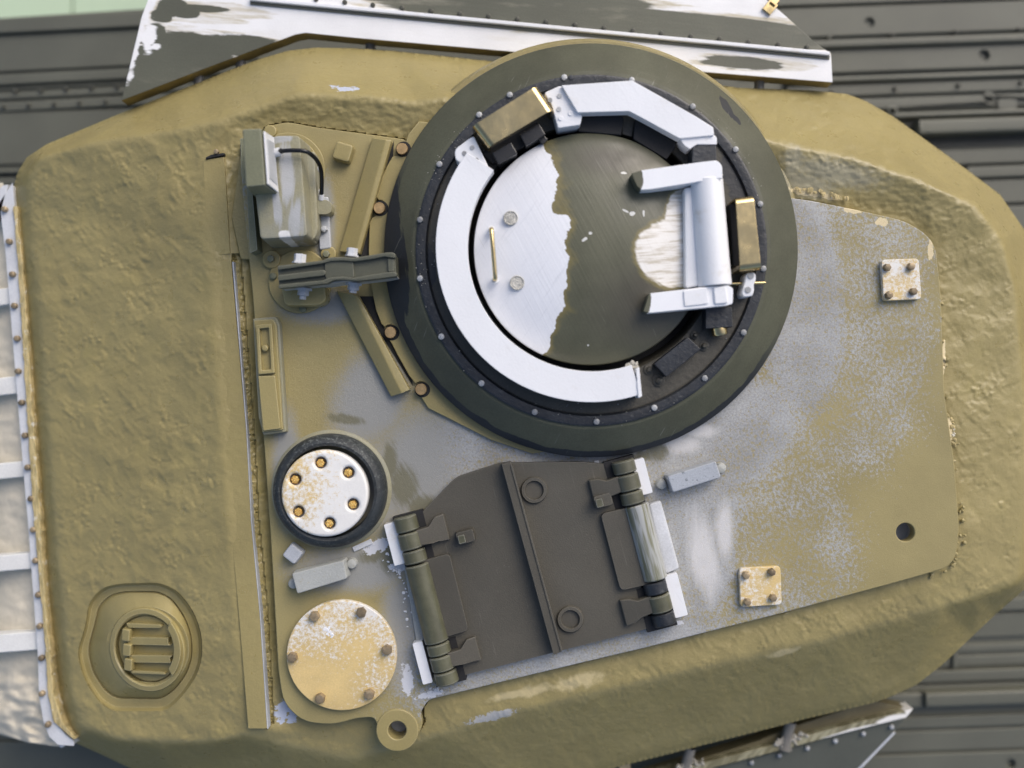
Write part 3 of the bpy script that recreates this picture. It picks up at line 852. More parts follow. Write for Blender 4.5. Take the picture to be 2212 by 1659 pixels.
# ------------------------------------------------------------------ turret: roof plate, strips, weld bead
plate('roof_plate', PLATE, -.028, 0.0, 'roof', turret, .0025, holes=(ROOF_HOLE, LUG_HOLE), label='flat roof plate flaked from olive paint to grey primer')
for hx, hy, r in ((1956, 1150, .0235), (858, 1578, .023)):
    c = W(hx, hy, -.004)
    lathe('hole_sleeve', (c.x, c.y, 0), [(r + .004, -.062), (r + .004, -.004), (r, -.006), (r, -.05), (0, -.05)], 'grey', turret, 28)
plate('edge_strip', [(458,566),(499,562),(502,600),(531,930),(541,1124),(560,1326),(576,1574),(536,1574),(516,1330),(497,1124),(480,895),(468,720)], -.03, -.0025, 'armour', turret, .0010, label='long flat strip along the edge of the nose')
plate('edge_strip', [(438,346),(484,339),(497,548),(458,552),(446,500)], -.03, -.0015, 'armour', turret, .0010)
prism('notch_gap', [(444,340),(456,334),(484,330),(485,335),(460,340),(444,344)], -.03, .0025, 'black_matt', turret, .001)
hexbolt('notch_screw', 466, 327, -.002, 6, .009, 'bronze', turret)
# thin grey exposed line of plastic at the strip's edge
ln = [(501,566),(504.5,565),(534,930),(544,1124),(563,1326),(579,1575),(576.5,1574),(560.5,1326),(541.5,1124),(531.5,930)]
plate('primer_line', ln, -.03, -.004, 'grey', turret, .0008)
plate('upper_flat', rounded([(500,470),(524,300),(540,283),(560,283),(556,560),(520,560)], 5), -.03, -.006, 'olive_rough', turret, .002)
# ragged weld filler lying along the plate's edge (small lumps)
def lumps(name, path, n, size, mat, parent, z, spread=4, label=None, flat=.5):
    bm = bmesh.new()
    for k in range(n):
        t = random.random() * (len(path) - 1); a = int(t); f = t - a
        p = Vector(path[a]).lerp(Vector(path[min(a + 1, len(path) - 1)]), f)
        w = W(p[0] + random.gauss(0, spread), p[1] + random.gauss(0, spread), z)
        s = size / 1000 * random.uniform(.4, 1.1)
        mt = Matrix.Translation(w) @ Matrix.Rotation(random.uniform(0, 6), 4, 'Z') @ Matrix.Diagonal((s, s * random.uniform(.5, 1), s * flat, 1))
        bmesh.ops.create_icosphere(bm, subdivisions=1, radius=1, matrix=mt)
    for v in bm.verts: v.co += Vector((random.uniform(-1, 1), random.uniform(-1, 1), random.uniform(-1, 1))) * size / 1000 * .12
    o = bm_finish(name, bm, mat, parent, label, smooth=60)
    o['kind'] = 'stuff'
    return o
lumps('weld_crumbs', [(2035,620),(2041,850),(2064,1000),(2076,1140),(2066,1215),(2010,1245)], 45, 6, 'armour', turret, -.026, 6)
lumps('weld_crumbs', [(505,420),(515,620),(540,930),(552,1124),(572,1326),(588,1500)], 60, 4, 'olive_rough', turret, -.030, 5)
lumps('filler_crumbs', [(1712,410),(1760,414),(1800,424),(1830,428)], 22, 7, 'foam', turret, -.013, 2.5, flat=.3)
lumps('filler_crumbs', [(2056,900),(2064,965)], 22, 5, 'foam', turret, -.012, 2.5)
lumps('weld_crumbs', [(560,268),(620,254),(700,266),(860,290)], 34, 6, 'armour', turret, -.014, 7)
lumps('plaster_crumbs', [(830,1190),(850,1232),(870,1236),(885,1380)], 40, 4, 'white_dirty', turret, .001, 5)
lumps('plaster_crumbs', [(925,1500),(960,1478)], 16, 4, 'grey_light', turret, .001, 4)

# ------------------------------------------------------------------ round port sunk in the nose
zs_fit = [(x, y, zshell(x + (x - 309) * .12, y + (y - 1397) * .12)) for x, y in OCT]
PA = np.linalg.lstsq(np.array([[W(x, y, z).x, W(x, y, z).y, 1] for x, y, z in zs_fit]), np.array([z for x, y, z in zs_fit]), rcond=None)[0]
PC = W(309, 1397, -.07); zc = float(PA[0] * PC.x + PA[1] * PC.y + PA[2])
def shear_of(v): return float(PA[0] * (v.x - PC.x) + PA[1] * (v.y - PC.y))
port = thing('ventilation_port', 'olive round port with clawed disc sunk in a recess at the lower left', 'port', W(310, 1400, -.12))
OCT_IN = rounded([(203,1352,25),(212,1310,25),(238,1286,25),(270,1278,20),(342,1278,20),(370,1292,25),(398,1330,30),(414,1372,30),(415,1418,30),(404,1452,30),(380,1486,25),(350,1508,15),(252,1508,15),(228,1494,20),(200,1455,25),(188,1405,25)], 20)
zr = [zshell(min(max(x, 150), 470), y) for x, y in OCT]
def ring3(poly, z):
    o = []
    for i, (x, y) in enumerate(poly):
        zi = z[i] if isinstance(z, list) else z
        p = W(x, y, zi); p = W(x, y, zi + shear_of(p)); o.append(Vector((p.x, p.y, zi)))
    return o
zfl = zc - .020
mid = [W(x * .9 + 309 * .1, y * .9 + 1397 * .1, 0) for x, y in OCT]
nO = len(OCT)
def circ_match(cx, cy, r, poly, pcx=309, pcy=1397):
    o = []
    for x, y in poly:
        a = math.atan2(y - pcy, x - pcx); o.append((cx + r * math.cos(a), cy + r * math.sin(a)))
    return o
def lerp_poly(A, B, t): return [(a[0] * (1 - t) + b[0] * t, a[1] * (1 - t) + b[1] * t) for a, b in zip(A, B)]
zs = [float(zshell(int(x + (309 - x) * -.06), int(y + (1397 - y) * -.06))) for x, y in OCT]
zs = [z - shear_of(W(x, y, z)) - .001 for z, (x, y) in zip(zs, OCT)]
L = [ring3(OCT, zs), ring3(lerp_poly(OCT, OCT_IN, .3), [z - .012 for z in zs]), ring3(lerp_poly(OCT, OCT_IN, .9), zfl + .006), ring3(OCT_IN, zfl)]
base_oct = lerp_poly(OCT_IN, circ_match(315, 1400, 100, OCT_IN), .15)
L += [ring3(base_oct, zfl + .008), ring3(circ_match(318, 1402, 91, OCT_IN), zc + .010), ring3(circ_match(319, 1402, 74, OCT_IN), zc + .009)]
DZ = zc + .072
bm = loops_bm(L, caps=False)
bm_finish('recess_wall', bm, 'olive', port, smooth=30)
c = W(319, 1402, zc + .012)
lathe('raised_ring', (c.x, c.y, 0), [(r_, z_ + DZ) for r_, z_ in [(.0955, -.110), (.094, -.061), (.091, -.057), (.081, -.056), (.078, -.059), (.078, -.078), (0, -.078)]], 'olive', port, 72)
lathe('inner_disc', (c.x, c.y, 0), [(r_, z_ + DZ) for r_, z_ in [(.074, -.079), (.074, -.070), (.072, -.068), (0, -.068)]], 'olive', port, 64)
F = lambda x, y: (164.6 + .1389 * x, 1250.7 + .1389 * y)
def fp(l): return [F(*p) for p in l]
for q in ([(760,700),(1350,685),(1370,715),(1340,735),(800,770)], [(790,930),(850,915),(1480,880),(1480,970),(1520,995),(820,1030),(760,990)], [(820,1200),(1550,1150),(1500,1200),(1520,1265),(850,1310),(780,1260)], [(840,1440),(1400,1420),(1430,1455),(840,1482)]):
    prism('crossbar', rounded(fp(q), 1.2, 2), -.070 + DZ, -.053 + DZ, 'olive', port, .0016)
for q in ((745, 890), (760, 1125), (778, 1355)):
    x, y = F(*q)
    prism('catch', rbox(x, y, 19, 26, -4, 4), -.070 + DZ, -.044 + DZ, 'olive', port, .0035, taper=.08)
oa = arc(*F(1060, 1060), 88, 44, -41, 20); ia = arc(*F(1060, 1060), 71, 38, -36, 20)
prism('claw_bar', oa + ia[::-1], -.070 + DZ, -.047 + DZ, 'olive', port, .003)
for o_ in port.children:          # lean the whole port with the slope of the nose
    ofs = Vector(o_.location) + Vector(port.location)
    if o_.data.users > 1: continue
    for v_ in o_.data.vertices: v_.co.z += shear_of(v_.co + ofs)

# ------------------------------------------------------------------ mantlet cover on the left
zm = -.15
mc = thing('mantlet_cover', 'cream canvas mantlet cover with white straps along the left edge', 'canvas cover', W(20, 1000, -.3))
FRL = [(-14,430),(-2,408),(12,400)]
ys = [400, 451, 521, 592, 660, 731, 802, 870, 941, 1010, 1078, 1145, 1212, 1286, 1354, 1423, 1500, 1545]
fx_in = lambda y: np.interp(y, [400, 450, 548, 1083, 1124, 1420, 1500, 1560, 1600], [26, 30, 38, 71, 75, 101, 104, 118, 150])
fx_out = lambda y: np.interp(y, [400, 450, 548, 1083, 1124, 1420, 1500, 1560, 1600], [-2, 2, 14, 58, 62, 84, 86, 96, 124])
yy = np.linspace(400, 1560, 60)
Lf = [(float(fx_out(y)), y) for y in yy] + [(108, 1590), (126, 1607), (158, 1609)]
Rt = [(157, 1601), (140, 1588)] + [(float(fx_in(y)) , y) for y in yy[::-1]]
plate('frame_strip', rounded([(-20,470,1),(-14,425,10),(4,400,8),(22,398,6)], 5)[:-4] + Lf[3:] + Rt, zm - .03, zm + .004, 'grey_light', mc, .002, label='white riveted frame strip')
bolts('frame_rivet', [(7,451),(17,521),(24,592),(28,660),(34,731),(36,802),(44,870),(51,941),(57,1010),(64,1078),(69,1145),(74,1212),(80,1286),(83,1354),(87,1423),(88,1500),(101,1567)], zm + .004, 7, .011, 'bronze', mc, sides=12)
# filler strip between frame and casting
fo = [(float(fx_in(y)) - 2 + random.gauss(0, .7), y) for y in np.linspace(445, 1560, 120)]
fi = [(float(np.interp(y, [445, 548, 1083, 1300, 1500, 1560], [35, 47, 84, 98, 115, 134])) + random.gauss(0, 1.2), y) for y in np.linspace(445, 1560, 120)]
plate('filler_strip', fo + [(158,1598),(164,1596)] + fi[::-1], zm - .04, zm + .012, 'foam', mc, .002, label='crumbly yellow filler strip')
# canvas body: bulging wrinkled sheet
cnx, cny = 60, 420
cu_ = np.linspace(-130, 1, cnx); cv_ = np.linspace(395, 1625, cny)
CUX, CVY = np.meshgrid(cu_, cv_)
xr = fx_out(CVY) + 8
bot = np.interp(CVY, [1480, 1560, 1625], [0, .0, .0])
PXc = xr + (CUX) * 1.0
tt = (CUX + 130) / 131
wr = fnoise(40, 260, 1.6, .8, (cny, cnx)); wr2 = fnoise(14, 60, 1, 1, (cny, cnx))
Zc = zm - .03 - (1 - tt) ** 1.6 * .06 + wr * .0012 + wr2 * .0002
for sy in (640, 833, 1015, 1213, 1386):
    ph = (CVY - (sy + (tt - 1) * -4 + 0)) 
    Zc -= np.exp(-(ph / 22) ** 2) * .004
Zc = Zc + wr * .004 * np.clip((CVY - 1430) / 80, 0, 1)
limit = np.interp(PXc, [-60, 0, 60, 120], [1575, 1586, 1604, 1612])
PYc = np.minimum(CVY, limit)
Zc = np.where(CVY > limit, Zc - (CVY - limit) * .004, Zc)
kk = (H - Zc) / H
vs = np.stack([(PXc - CX) / 1000 * kk, (CY - PYc) / 1000 * kk, Zc], -1).reshape(-1, 3)
a = np.arange(cnx * cny).reshape(cny, cnx)
q = np.stack([a[1:, :-1], a[1:, 1:], a[:-1, 1:], a[:-1, :-1]], -1).reshape(-1, 4)
me = bpy.data.meshes.new('canvas'); me.from_pydata(vs.tolist(), [], q.tolist())
finish('canvas', me, 'canvas', mc, smooth=80)
for y0, y1, xe in ((621,661,20),(812,854,36),(996,1034,52),(1194,1233,66),(1364,1408,80)):
    plate('strap', [(-70, y0 + 12), (xe, y0), (xe + 2, y1 - 4), (-70, y1 + 8)], zm - .05, zm - .006, 'canvas_strap', mc, .003)
hexbolt('frame_rivet', 132, 1611, zm - .03, 6, .02, 'grey_light', mc, sides=12)

# ------------------------------------------------------------------ side armour panels
sp_ = thing('side_panel', 'long white panel with dark green patches and riveted rail above the turret', 'armour panel', W(1000, 60, -.3))
plate('panel', [(262,217),(300,60),(305,38),(330,-30),(345,-80),(1500,-90),(1652,-4),(1690,28),(1765,95),(1795,115),(1799,178),(1524,156),(1098,111),(768,82),(680,73),(660,71),(637,75),(417,158),(300,203)], -.165, -.12, 'skirt', sp_, .0015)
for A, B, z1 in (((540,-8),(1793,111),-.108),):
    plate('rail', [A, B, (1793,119), (540,0)], -.12, z1, 'white_dirty', sp_, .0015, label='thin white rail')
    plate('rail_shadow_step', [(540,1),(1793,120),(1792,128),(540,9)], -.125, -.116, 'dark_green', sp_, .001, label='dark green strip painted as the shaded groove under the rail')  # dark strip stands in for the shade below the raised rail
riv = [(713 + .3472 * x, .3472 * y) for x, y in [(90,10),(265,28),(447,47),(627,65),(806,82),(985,99),(1165,117),(1343,134),(1524,152),(1705,171),(1885,188),(2063,206)]] + \
      [(1444 + .3472 * x, .3472 * y) for x, y in [(140,225),(320,240),(500,260),(685,275),(865,290)]] + [(682, -3)]
bolts('rivet', riv, -.12, 5.5, .006, 'hull_bolt', sp_, sides=10)
prism('brass_tab', rbox(1664, 15, 22, 26, -40), -.12, -.112, 'brass', sp_, .001)
prism('brass_tab', rbox(1674, 2, 14, 14, -40), -.12, -.105, 'brass_dull', sp_, .001)
for x, y in ((800, 100), (520, 138), (1640, 172), (430, 165)):
    c = W(x, y + 4, -.16)
    lathe('spacer', c, [(.010, -.05), (.012, 0), (.010, .05)], 'post', sp_, 16, axis=(0, -1, 0))
lp = thing('side_panel', 'dark green riveted panel with frayed pale lip below the turret at lower right', 'armour panel', W(1700, 1620, -.4))
plate('lip', [(1973,1531),(1958,1550),(1826,1583),(1687,1621),(1548,1657),(1400,1697),(1395,1683),(1503,1652),(1652,1614),(1791,1576)], -.30, -.245, 'lip', lp, .0015, label='sawn brown lip with white tip')
plate('inner_shelf', [(1970,1531),(1886,1514),(1800,1541),(1690,1578),(1640,1600),(1500,1644),(1390,1676),(1395,1690),(1503,1657),(1652,1619),(1791,1581)], -.32, -.268, 'brown_edge', lp, .001, label='brown shelf behind the lip')
bmp = [W(1966,1545,-.262), W(1860,1568,-.262), W(1700,1611,-.262), W(1520,1664,-.262), W(1300,1724,-.262)]
bml = [W(1927,1584,-.275), W(1905,1606,-.29), W(1862,1648,-.31), W(1810,1700,-.33), W(1700,1800,-.36)]
tp = [W(1957,1551,-.262), W(1826,1584,-.262), W(1687,1622,-.262), W(1548,1658,-.262), W(1400,1698,-.262), W(1300,1830,-.33), W(1680,1830,-.33), W(1850,1662,-.30), W(1930,1583,-.27)]
bt = [p + Vector((0, 0, -.03)) for p in tp]
bm_finish('sloping_face', loops_bm([bt, tp]), 'dark_green', lp, bevel=.001)
prism('white_edge', [(1929,1583),(1935,1583),(1857,1664),(1850,1664)], -.34, [-.268,-.268,-.299,-.299], 'white_dirty', lp, .001)
riv = [(1444 + .3472 * x, 1083 + .3472 * y) for x, y in [(520,1630),(693,1585),(868,1540),(1042,1495),(1217,1450),(1393,1408)]]
bolts('rivet', riv, -.268, 6, .012, 'steel', lp, sides=10)
for x, y in ((1700, 1590), (1484, 1646)):
    c = W(x, y, -.25)
    lathe('spacer', c, [(.020, -.03), (.013, -.01), (.013, .04)], 'post', lp, 20, axis=(0.2, 1, .2))
    lumps('glue_grains', [(x - 24, y + 16), (x + 30, y + 2)], 70, 5, 'glue', lp, -.243, 5, label='white granular glue', flat=.8)
prism('brass_tab', rbox(1350, 1657, 24, 14, 14), -.26, -.24, 'brass_dull', lp, .001)

# ------------------------------------------------------------------ hull deck far below
hull = thing('tank_hull', 'dark green ribbed hull deck with rivets and holes far below the turret', 'tank hull', W(1106, 830, -.75))
SL = math.tan(R(2.0))
def board(xref, y0, y1, xa, xb, z0, z1, holes=(), mat='dark_green', sl=SL, bevel=.004, name='deck_strip'):
    f = lambda x, y: (x, y - (x - xref) * sl)
    return plate(name, [f(xa, y0), f(xb, y0), f(xb, y1), f(xa, y1)], z0, z1, mat, hull, bevel, holes=holes)
ZD = -.50
plate('deck', [(-300,57),(-250,54),(320,18),(600,10),(2500,-100),(2500,2000),(-300,2000)], ZD - .05, ZD, 'dark_green', hull, .004, label='flat base of the hull deck')
sl2 = .05
for y0, y1, z in ((32,64,.02),(68,148,.008),(153,176,.016),(192,208,.012),(212,234,.012)):
    board(150, y0, y1, -200, 560, ZD, ZD + z, sl=sl2)
board(150, 180, 189, -200, 560, ZD, ZD + .005, sl=sl2); board(150, 238, 352, -200, 300, ZD, ZD + .006, sl=.03)
board(20, 366, 374, -200, 200, ZD, ZD + .02, sl=.01); board(20, 382, 400, -200, 160, ZD, ZD + .012, sl=.01)
bolts('rivet', [(.3472 * x, .3472 * y) for x, y in [(90,565),(250,560),(405,550),(565,545),(725,537)]], ZD + .012, 5, .008, 'hull_bolt', hull, sides=10)
bolts('rivet', [(.3472 * x, .3472 * y) for x, y in [(15,660),(172,650),(330,643),(487,635),(650,627)]], ZD + .012, 5, .008, 'hull_bolt', hull, sides=10)
h = lambda x, y, r: circ(1444 + .3472 * x, .3472 * y, r, 24)
board(2000, -60, 2, 1500, 2400, ZD, ZD + .016)
board(2000, 7, 72, 1500, 2400, ZD, ZD + .010, holes=(h(1250, 140, 10),))
board(2000, 78, 96, 1600, 2400, ZD, ZD + .026, bevel=.006); board(2000, 99, 151, 1600, 2400, ZD, ZD + .012, holes=(h(1965, 345, 11),))
board(2000, 158, 171, 1700, 2400, ZD, ZD + .024, bevel=.006); board(2000, 175, 202, 1700, 2400, ZD, ZD + .012)
board(2000, 208, 236, 1820, 2400, ZD, ZD + .012, holes=(h(1995, 605, 10), rounded(rbox(1444 + .3472 * 2110, .3472 * 645, 34, 15), 3)))
board(2000, 240, 253, 1840, 2400, ZD, ZD + .028, bevel=.006); board(2000, 257, 290, 1985, 2400, ZD, ZD + .05, bevel=.008)
board(2000, 292, 322, 1950, 2400, ZD - .02, ZD + .002, mat='hull_bolt')
board(2000, 326, 358, 1950, 2400, ZD, ZD + .014); board(2000, 363, 388, 2090, 2400, ZD, ZD + .02); board(2000, 393, 445, 1900, 2400, ZD, ZD + .012)
board(2000, 451, 620, 1900, 2400, ZD, ZD + .02)
for x, y in [(1003,230),(1395,210),(1790,190),(2185,175),(1020,568),(1415,548),(1810,528),(2200,510)]:
    pass
bolts('rivet', [(1444 + .3472 * x, .3472 * y) for x, y in [(1003,233),(1395,213),(1790,193),(2185,178)]], ZD + .010, 6, .008, 'hull_bolt', hull, sides=10)
bolts('rivet', [(1444 + .3472 * x, .3472 * y) for x, y in [(1020,568),(1415,548),(1810,528),(2200,510)]], ZD + .012, 6, .008, 'hull_bolt', hull, sides=10)
c = W(1444 + .3472 * 1395, .3472 * 690, ZD + .03)
lathe('drain_ring', (c.x, c.y, ZD), [(.013, 0), (.013, .03), (.008, .032), (.007, .01), (0, .01)], 'dark_green', hull, 20)
for y0, y1, x0, z in ((1298,1326,1900,.02),(1330,1382,1900,.010),(1395,1413,1880,.006),(1419,1443,1880,.006),(1451,1476,1800,.02),(1480,1494,1750,.012),(1549,1574,1800,.012),(1579,1624,1800,.008),(1629,1760,1700,.012)):
    board(2000, y0, y1, x0, 2400, ZD, ZD + z, holes=((circ(1444 + .3472 * 2130, 1083 + .3472 * 1635, 10, 20),) if y0 == 1629 else ()))
for xa, xb in ((1800, 2056), (2070, 2260)):
    board(2000, 1386, 1448, xa, xb, ZD, ZD + .004) if False else None
board(2000, 1388, 1446, 2058, 2068, ZD, ZD + .016); board(2000, 1498, 1530, 2000, 2400, ZD, ZD + .045, bevel=.008); board(2000, 1496, 1530, 1800, 1999, ZD, ZD + .03, bevel=.008)
board(2000, 1548, 1600, -300, 420, ZD, ZD + .01, sl=0); board(2000, 1603, 1680, -300, 600, ZD, ZD + .02, sl=0)
# pale green tiled floor seen past the hull's corner
fl = plate('floor', [(-400,-260),(156,-260),(154,80),(-400,100)], -1.02, -1.0, 'tile', None, .002); fl['kind'] = 'structure'
fl.name = 'floor'
fl2 = plate('floor', [(160,-260),(900,-260),(900,80),(158,80)], -1.02, -1.0, 'tile', None, .002); fl2['kind'] = 'structure'
bmg = bmesh.new(); bmesh.ops.create_grid(bmg, x_segments=1, y_segments=1, size=6)
for v in bmg.verts: v.co.z = -1.03
g = bm_finish('ground', bmg, 'ground', None, smooth=0); g['kind'] = 'structure'

# ------------------------------------------------------------------ commander's cupola
CUP = Vector((.169, .2865, 0))
cup = thing('commander_cupola', 'big round dark green cupola ring with small grey bolts around its seam', 'cupola', CUP + Vector((0, 0, -.02)))
cb = W(1272, 543, -.02)
lathe('base_collar', (cb.x, cb.y, 0), [(.50, -.16), (.482, -.09), (.470, -.045), (.464, -.02), (.456, -.010), (.38, -.008)], 'armour', cup, 128, label='rough olive collar under the ring')
# flange on the left with scalloped bolt seats
bs = [(868, 321), (819, 449), (843, 718), (909, 841)]
fl_out = [(1000,300),(905,262),(880,283),(866,300)]
def seat(bx, by, r, a0, a1): return arc(bx, by, r, a0, a1, 10)
fl_pts = [(905,262),(880,285),(868,300)] + seat(868,321,17,80,-200)[:0] + \
         seat(869,322,17,100,-150)[:0]
flange = [(905,262),(882,290)] + seat(868,321,17,60,-120) + [(848,338),(835,360),(816,405),(813,425)] + seat(819,449,17,95,-110) + [(804,470),(798,482),(796,543),(802,620),(812,670),(824,700)] + \
         seat(843,718,17,135,-95) + [(846,742),(858,766),(884,812),(892,822)] + seat(909,841,17,135,-85) + [(912,862),(925,882),(985,912),(1060,950),(1150,980),(1277,960),(1277,300)]
plate('flange', flange, -.02, .010, 'olive', cup, .002, label='olive flange with scalloped bolt seats')
for x, y in bs: plate('bolt_seat_shade', circ(x + 3.5, y + 1, 16.5, 28), 0, .0106, 'black_matt', cup, .0003)  # black discs paint the dark hollows around the bolts
bolts('flange_bolt', bs, .006, 12.5, .014, 'brass_bolt', cup, sides=14)
plate('flange_gap_shadow', [(851,303),(849,340),(814,420),(805,465),(799,482),(799,554),(770,554)], -.001, .0015, 'black_matt', cup, .0003, label='painted shadow in the gap left of the flange')  # thin black sheets paint the shadow between rail and flange
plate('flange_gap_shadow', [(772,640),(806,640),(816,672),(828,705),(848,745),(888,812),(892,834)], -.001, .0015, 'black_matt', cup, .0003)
lathe('outer_ring', CUP, [(.432, .004), (.4410, .006), (.4425, .022), (.4390, .032), (.375, .078), (.371, .080), (.365, .081), (.36, .055)], 'ring', cup, 160, label='dark green sloping ring scraped to black in places')
lathe('rim_seal', CUP, [(.430, .0045), (.4432, .0045), (.4442, .010), (.4425, .019), (.434, .022)], 'black', cup, 160)
lathe('seam_groove', CUP, [(.366, .060), (.365, .0845), (.360, .0865), (.345, .085), (.342, .079), (.34, .060)], 'black', cup, 160, label='scratched black seam ring')
lathe('platform', CUP, [(.343, .055), (.3425, .076), (.338, .078), (.29, .078), (.264, .076), (.259, .070), (.257, .0)], 'platform', cup, 128, label='grimy brown inner platform')
lathe('well_floor', CUP, [(.258, .012), (.0, .012)], 'black_matt', cup, 64)
sb = [(1219,166),(1365,172),(1497,229),(1590,322),(1643,440),(1650,580),(1607,718),(1523,817),(1414,881),(1289,911),(1155,890),(1040,828),(953,727),(907,601),(907,474),(949,354),(1035,247),(1101,204)]
bolts('seam_bolt', sb, .078, 7, .014, 'steel', cup, sides=8)
bolts('seam_bolt', [(1234, 167)], .082, 6, .006, 'black', cup, sides=8)
for o_ in cup.children:      # the whole ring leans a little towards the viewer's side
    if o_.name.split('.')[0] in ('outer_ring', 'rim_seal', 'seam_groove', 'platform', 'well_floor'):
        z0_ = o_.location.z + cup.location.z
        for v_ in o_.data.vertices:
            dz_ = v_.co.z + z0_ - .018
            v_.co.y -= dz_ * .13; v_.co.x -= dz_ * .06
def dust(parent, n, seed, rr0, rr1, z, mat, size):
    rn = random.Random(seed); bm = bmesh.new()
    for k in range(n):
        a = rn.choice([rn.gauss(148, 9), rn.gauss(148, 9), rn.gauss(270, 14), rn.gauss(182, 6), rn.gauss(32, 14), rn.uniform(0, 360)])
        r = rn.uniform(rr0, rr1); s = size * rn.uniform(.3, 1)
        c = CUP + Vector((r * math.cos(R(a)), r * math.sin(R(a)), z))
        bmesh.ops.create_icosphere(bm, subdivisions=1, radius=1, matrix=Matrix.Translation(c) @ Matrix.Diagonal((s, s * rn.uniform(.4, 1), s * .5, 1)))
    o = bm_finish('dust_grains', bm, mat, parent, smooth=60); o['kind'] = 'stuff'
dust(cup, 90, 3, .348, .378, .0865, 'glue', .0016)
dust(cup, 70, 4, .30, .34, .0785, 'steel', .0018)
# black blocks paint the shaded depth of the opening at the top right
plate('opening_shade_block', rounded([(1246,268),(1252,252),(1342,246),(1348,256),(1342,292),(1250,284)], 3), .05, .100, 'black_matt', cup, .002, label='black block painted as the dark of the opening')
plate('opening_shade_block', rounded([(1372,256),(1386,258),(1462,302),(1460,318),(1440,344),(1368,300)], 3), .05, .100, 'black_matt', cup, .002)
plate('rib_between_blocks', [(1342,246),(1372,256),(1366,296),(1344,290)], .05, .088, 'platform', cup, .002)
# white guard arc, and the angular one
co = arc(1278, 532, 337, 143, 288.5, 72); cii = arc(1279, 533, 269, 288.5, 142, 72)
aw = [W(x, y, .134) for x, y in co + cii]; ab = [Vector((v.x, v.y, .098)) for v in aw]
bm_finish('guard_arc', loops_bm([ab, aw]), 'white', cup, bevel=.0015, label='white plastic arc around the lower left of the hatch')
cr = W(1278, 532, .1)
lathe('arc_foot', CUP, [(.262, .07), (.262, .099), (.318, .099), (.322, .07)], 'platform', cup, 48, a0=150, a1=284)
prism('arc_end', [(1374,797),(1381,793),(1387,856),(1379,860)], .08, .137, 'white_dirty', cup, .001)
lumps('glue_grains', [(1350,794),(1378,790)], 30, 7, 'glue', cup, .10, 4)
prism('angular_guard', [(1213,184),(1366,173.6),(1505,252),(1541,275),(1543,292),(1468,299),(1382,252),(1359,240),(1248,243)], .105, .138, 'white', cup, .0015, label='angular white guard at the upper right of the hatch')
prism('guard_end_block', [(1468,299),(1543,291),(1549,297),(1549,312),(1505,312),(1490,322),(1478,314)], .08, .132, 'white_dirty', cup, .002, label='rough grimy white end of the angular guard')
ec = prism('end_casting', rounded([(1016,297,5),(981,323,10),(984,345,5),(1043,381,5),(1058,366,5),(1024,294,5)], 3), .07, .128, 'white_dirty', cup, .003, label='stained white end block with grey studs')
for p in ((1020,319),(1003,331),(1029,346),(1045,362)):
    hexbolt('stud', p[0], p[1], .127, 5, .0025, 'steel', ec, sides=14)
ec = prism('end_casting', rounded([(1175,200,6),(1211,184,5),(1249,244,3),(1258,248,3),(1254,270,5),(1205,277,5),(1192,228,4)], 3), .07, .128, 'white_dirty', cup, .003)
for p in ((1188,216),(1208.5,207),(1207.5,235.5),(1211,255),(1232.5,244.5)):
    hexbolt('stud', p[0], p[1], .127, 5, .003, 'steel' if p[0] < 1209 and p[1] < 240 else 'white_dirty', ec, sides=14)
# brass straps: band bent down at both ends
def strap(P, zt, leg, th, mat, label, rad=.014):
    """P: four px corners A (outer start), B (inner start), C (inner end), D (outer end) of the top"""
    A, B, C, D = [W(x, y, zt) for x, y in P]
    def prof(s, e):
        d = (e - s); L = d.length; d.normalize(); up = Vector((0, 0, 1)); o, i = [], []
        for off, lst in ((0, o), (th, i)):
            r = rad - off
            lst.append(s + d * off - up * leg)
            for k in range(7):
                a = math.pi / 2 * k / 6
                lst.append(s + d * (rad - r * math.cos(a)) - up * (rad - r * math.sin(a)))
            for k in range(7):
                a = math.pi / 2 * k / 6
                lst.append(e - d * (rad - r * math.sin(a)) - up * (rad - r * math.cos(a)))
            lst.append(e - d * off - up * leg)
        return o + i[::-1]
    return bm_finish('periscope_guard', loops_bm([prof(A, D), prof(B, C)]), mat, cup, label, bevel=.0012, seg=2, smooth=35)
strap([(1020,272),(1055,318),(1195,236),(1160,184)], .155, .075, .005, 'brass', 'polished brass strap guard at the upper left, bent down at both ends')
strap([(1628,421),(1589,426),(1599,586),(1645,581)], .150, .07, .005, 'brass', 'polished brass strap guard beside the hinge barrel')
prism('prism_block', [(1040,330),(1160,262),(1176,292),(1064,352)], .06, .105, 'black_matt', cup, .003, label='black block under the brass guard')
prism('glass_prism', rbox(1090, 330, 48, 30, 30), .07, .125, 'smoke', cup, .003, label='smoky glass prism under the brass guard')
prism('glass_prism', rbox(1150, 290, 50, 30, 30), .07, .125, 'smoke', cup, .003)
prism('glass_prism', rbox(1172, 300, 16, 18, 45), .07, .11, 'smoke', cup, .002)
prism('prism_block', [(1576,440),(1592,440),(1600,572),(1584,576)], .06, .115, 'black_matt', cup, .003)
# black sight block low right with lugs
prism('periscope_head', rounded([(1486,728),(1514.5,754),(1439.5,814.6),(1412.7,786)], 4), .07, .108, 'black', cup, .003, label='dark slab-shaped periscope head')
for p, r in (((1502,724),9),((1521.6,747),11),((1403,798),11),((1424,822),13)):
    c = W(p[0], p[1], .085)
    lathe('periscope_lug', (c.x, c.y, .076), [(r / 1000, 0), (r / 1000, .005), (r * .8 / 1000, .006)] + ([(r * .55 / 1000, .006), (r * .5 / 1000, .013), (r * .3 / 1000, .015), (0, .015)]), 'platform', cup, 20)
prism('platform_step', [(1492,745),(1580,640),(1592,646),(1506,762)], .07, .0805, 'platform', cup, .001)
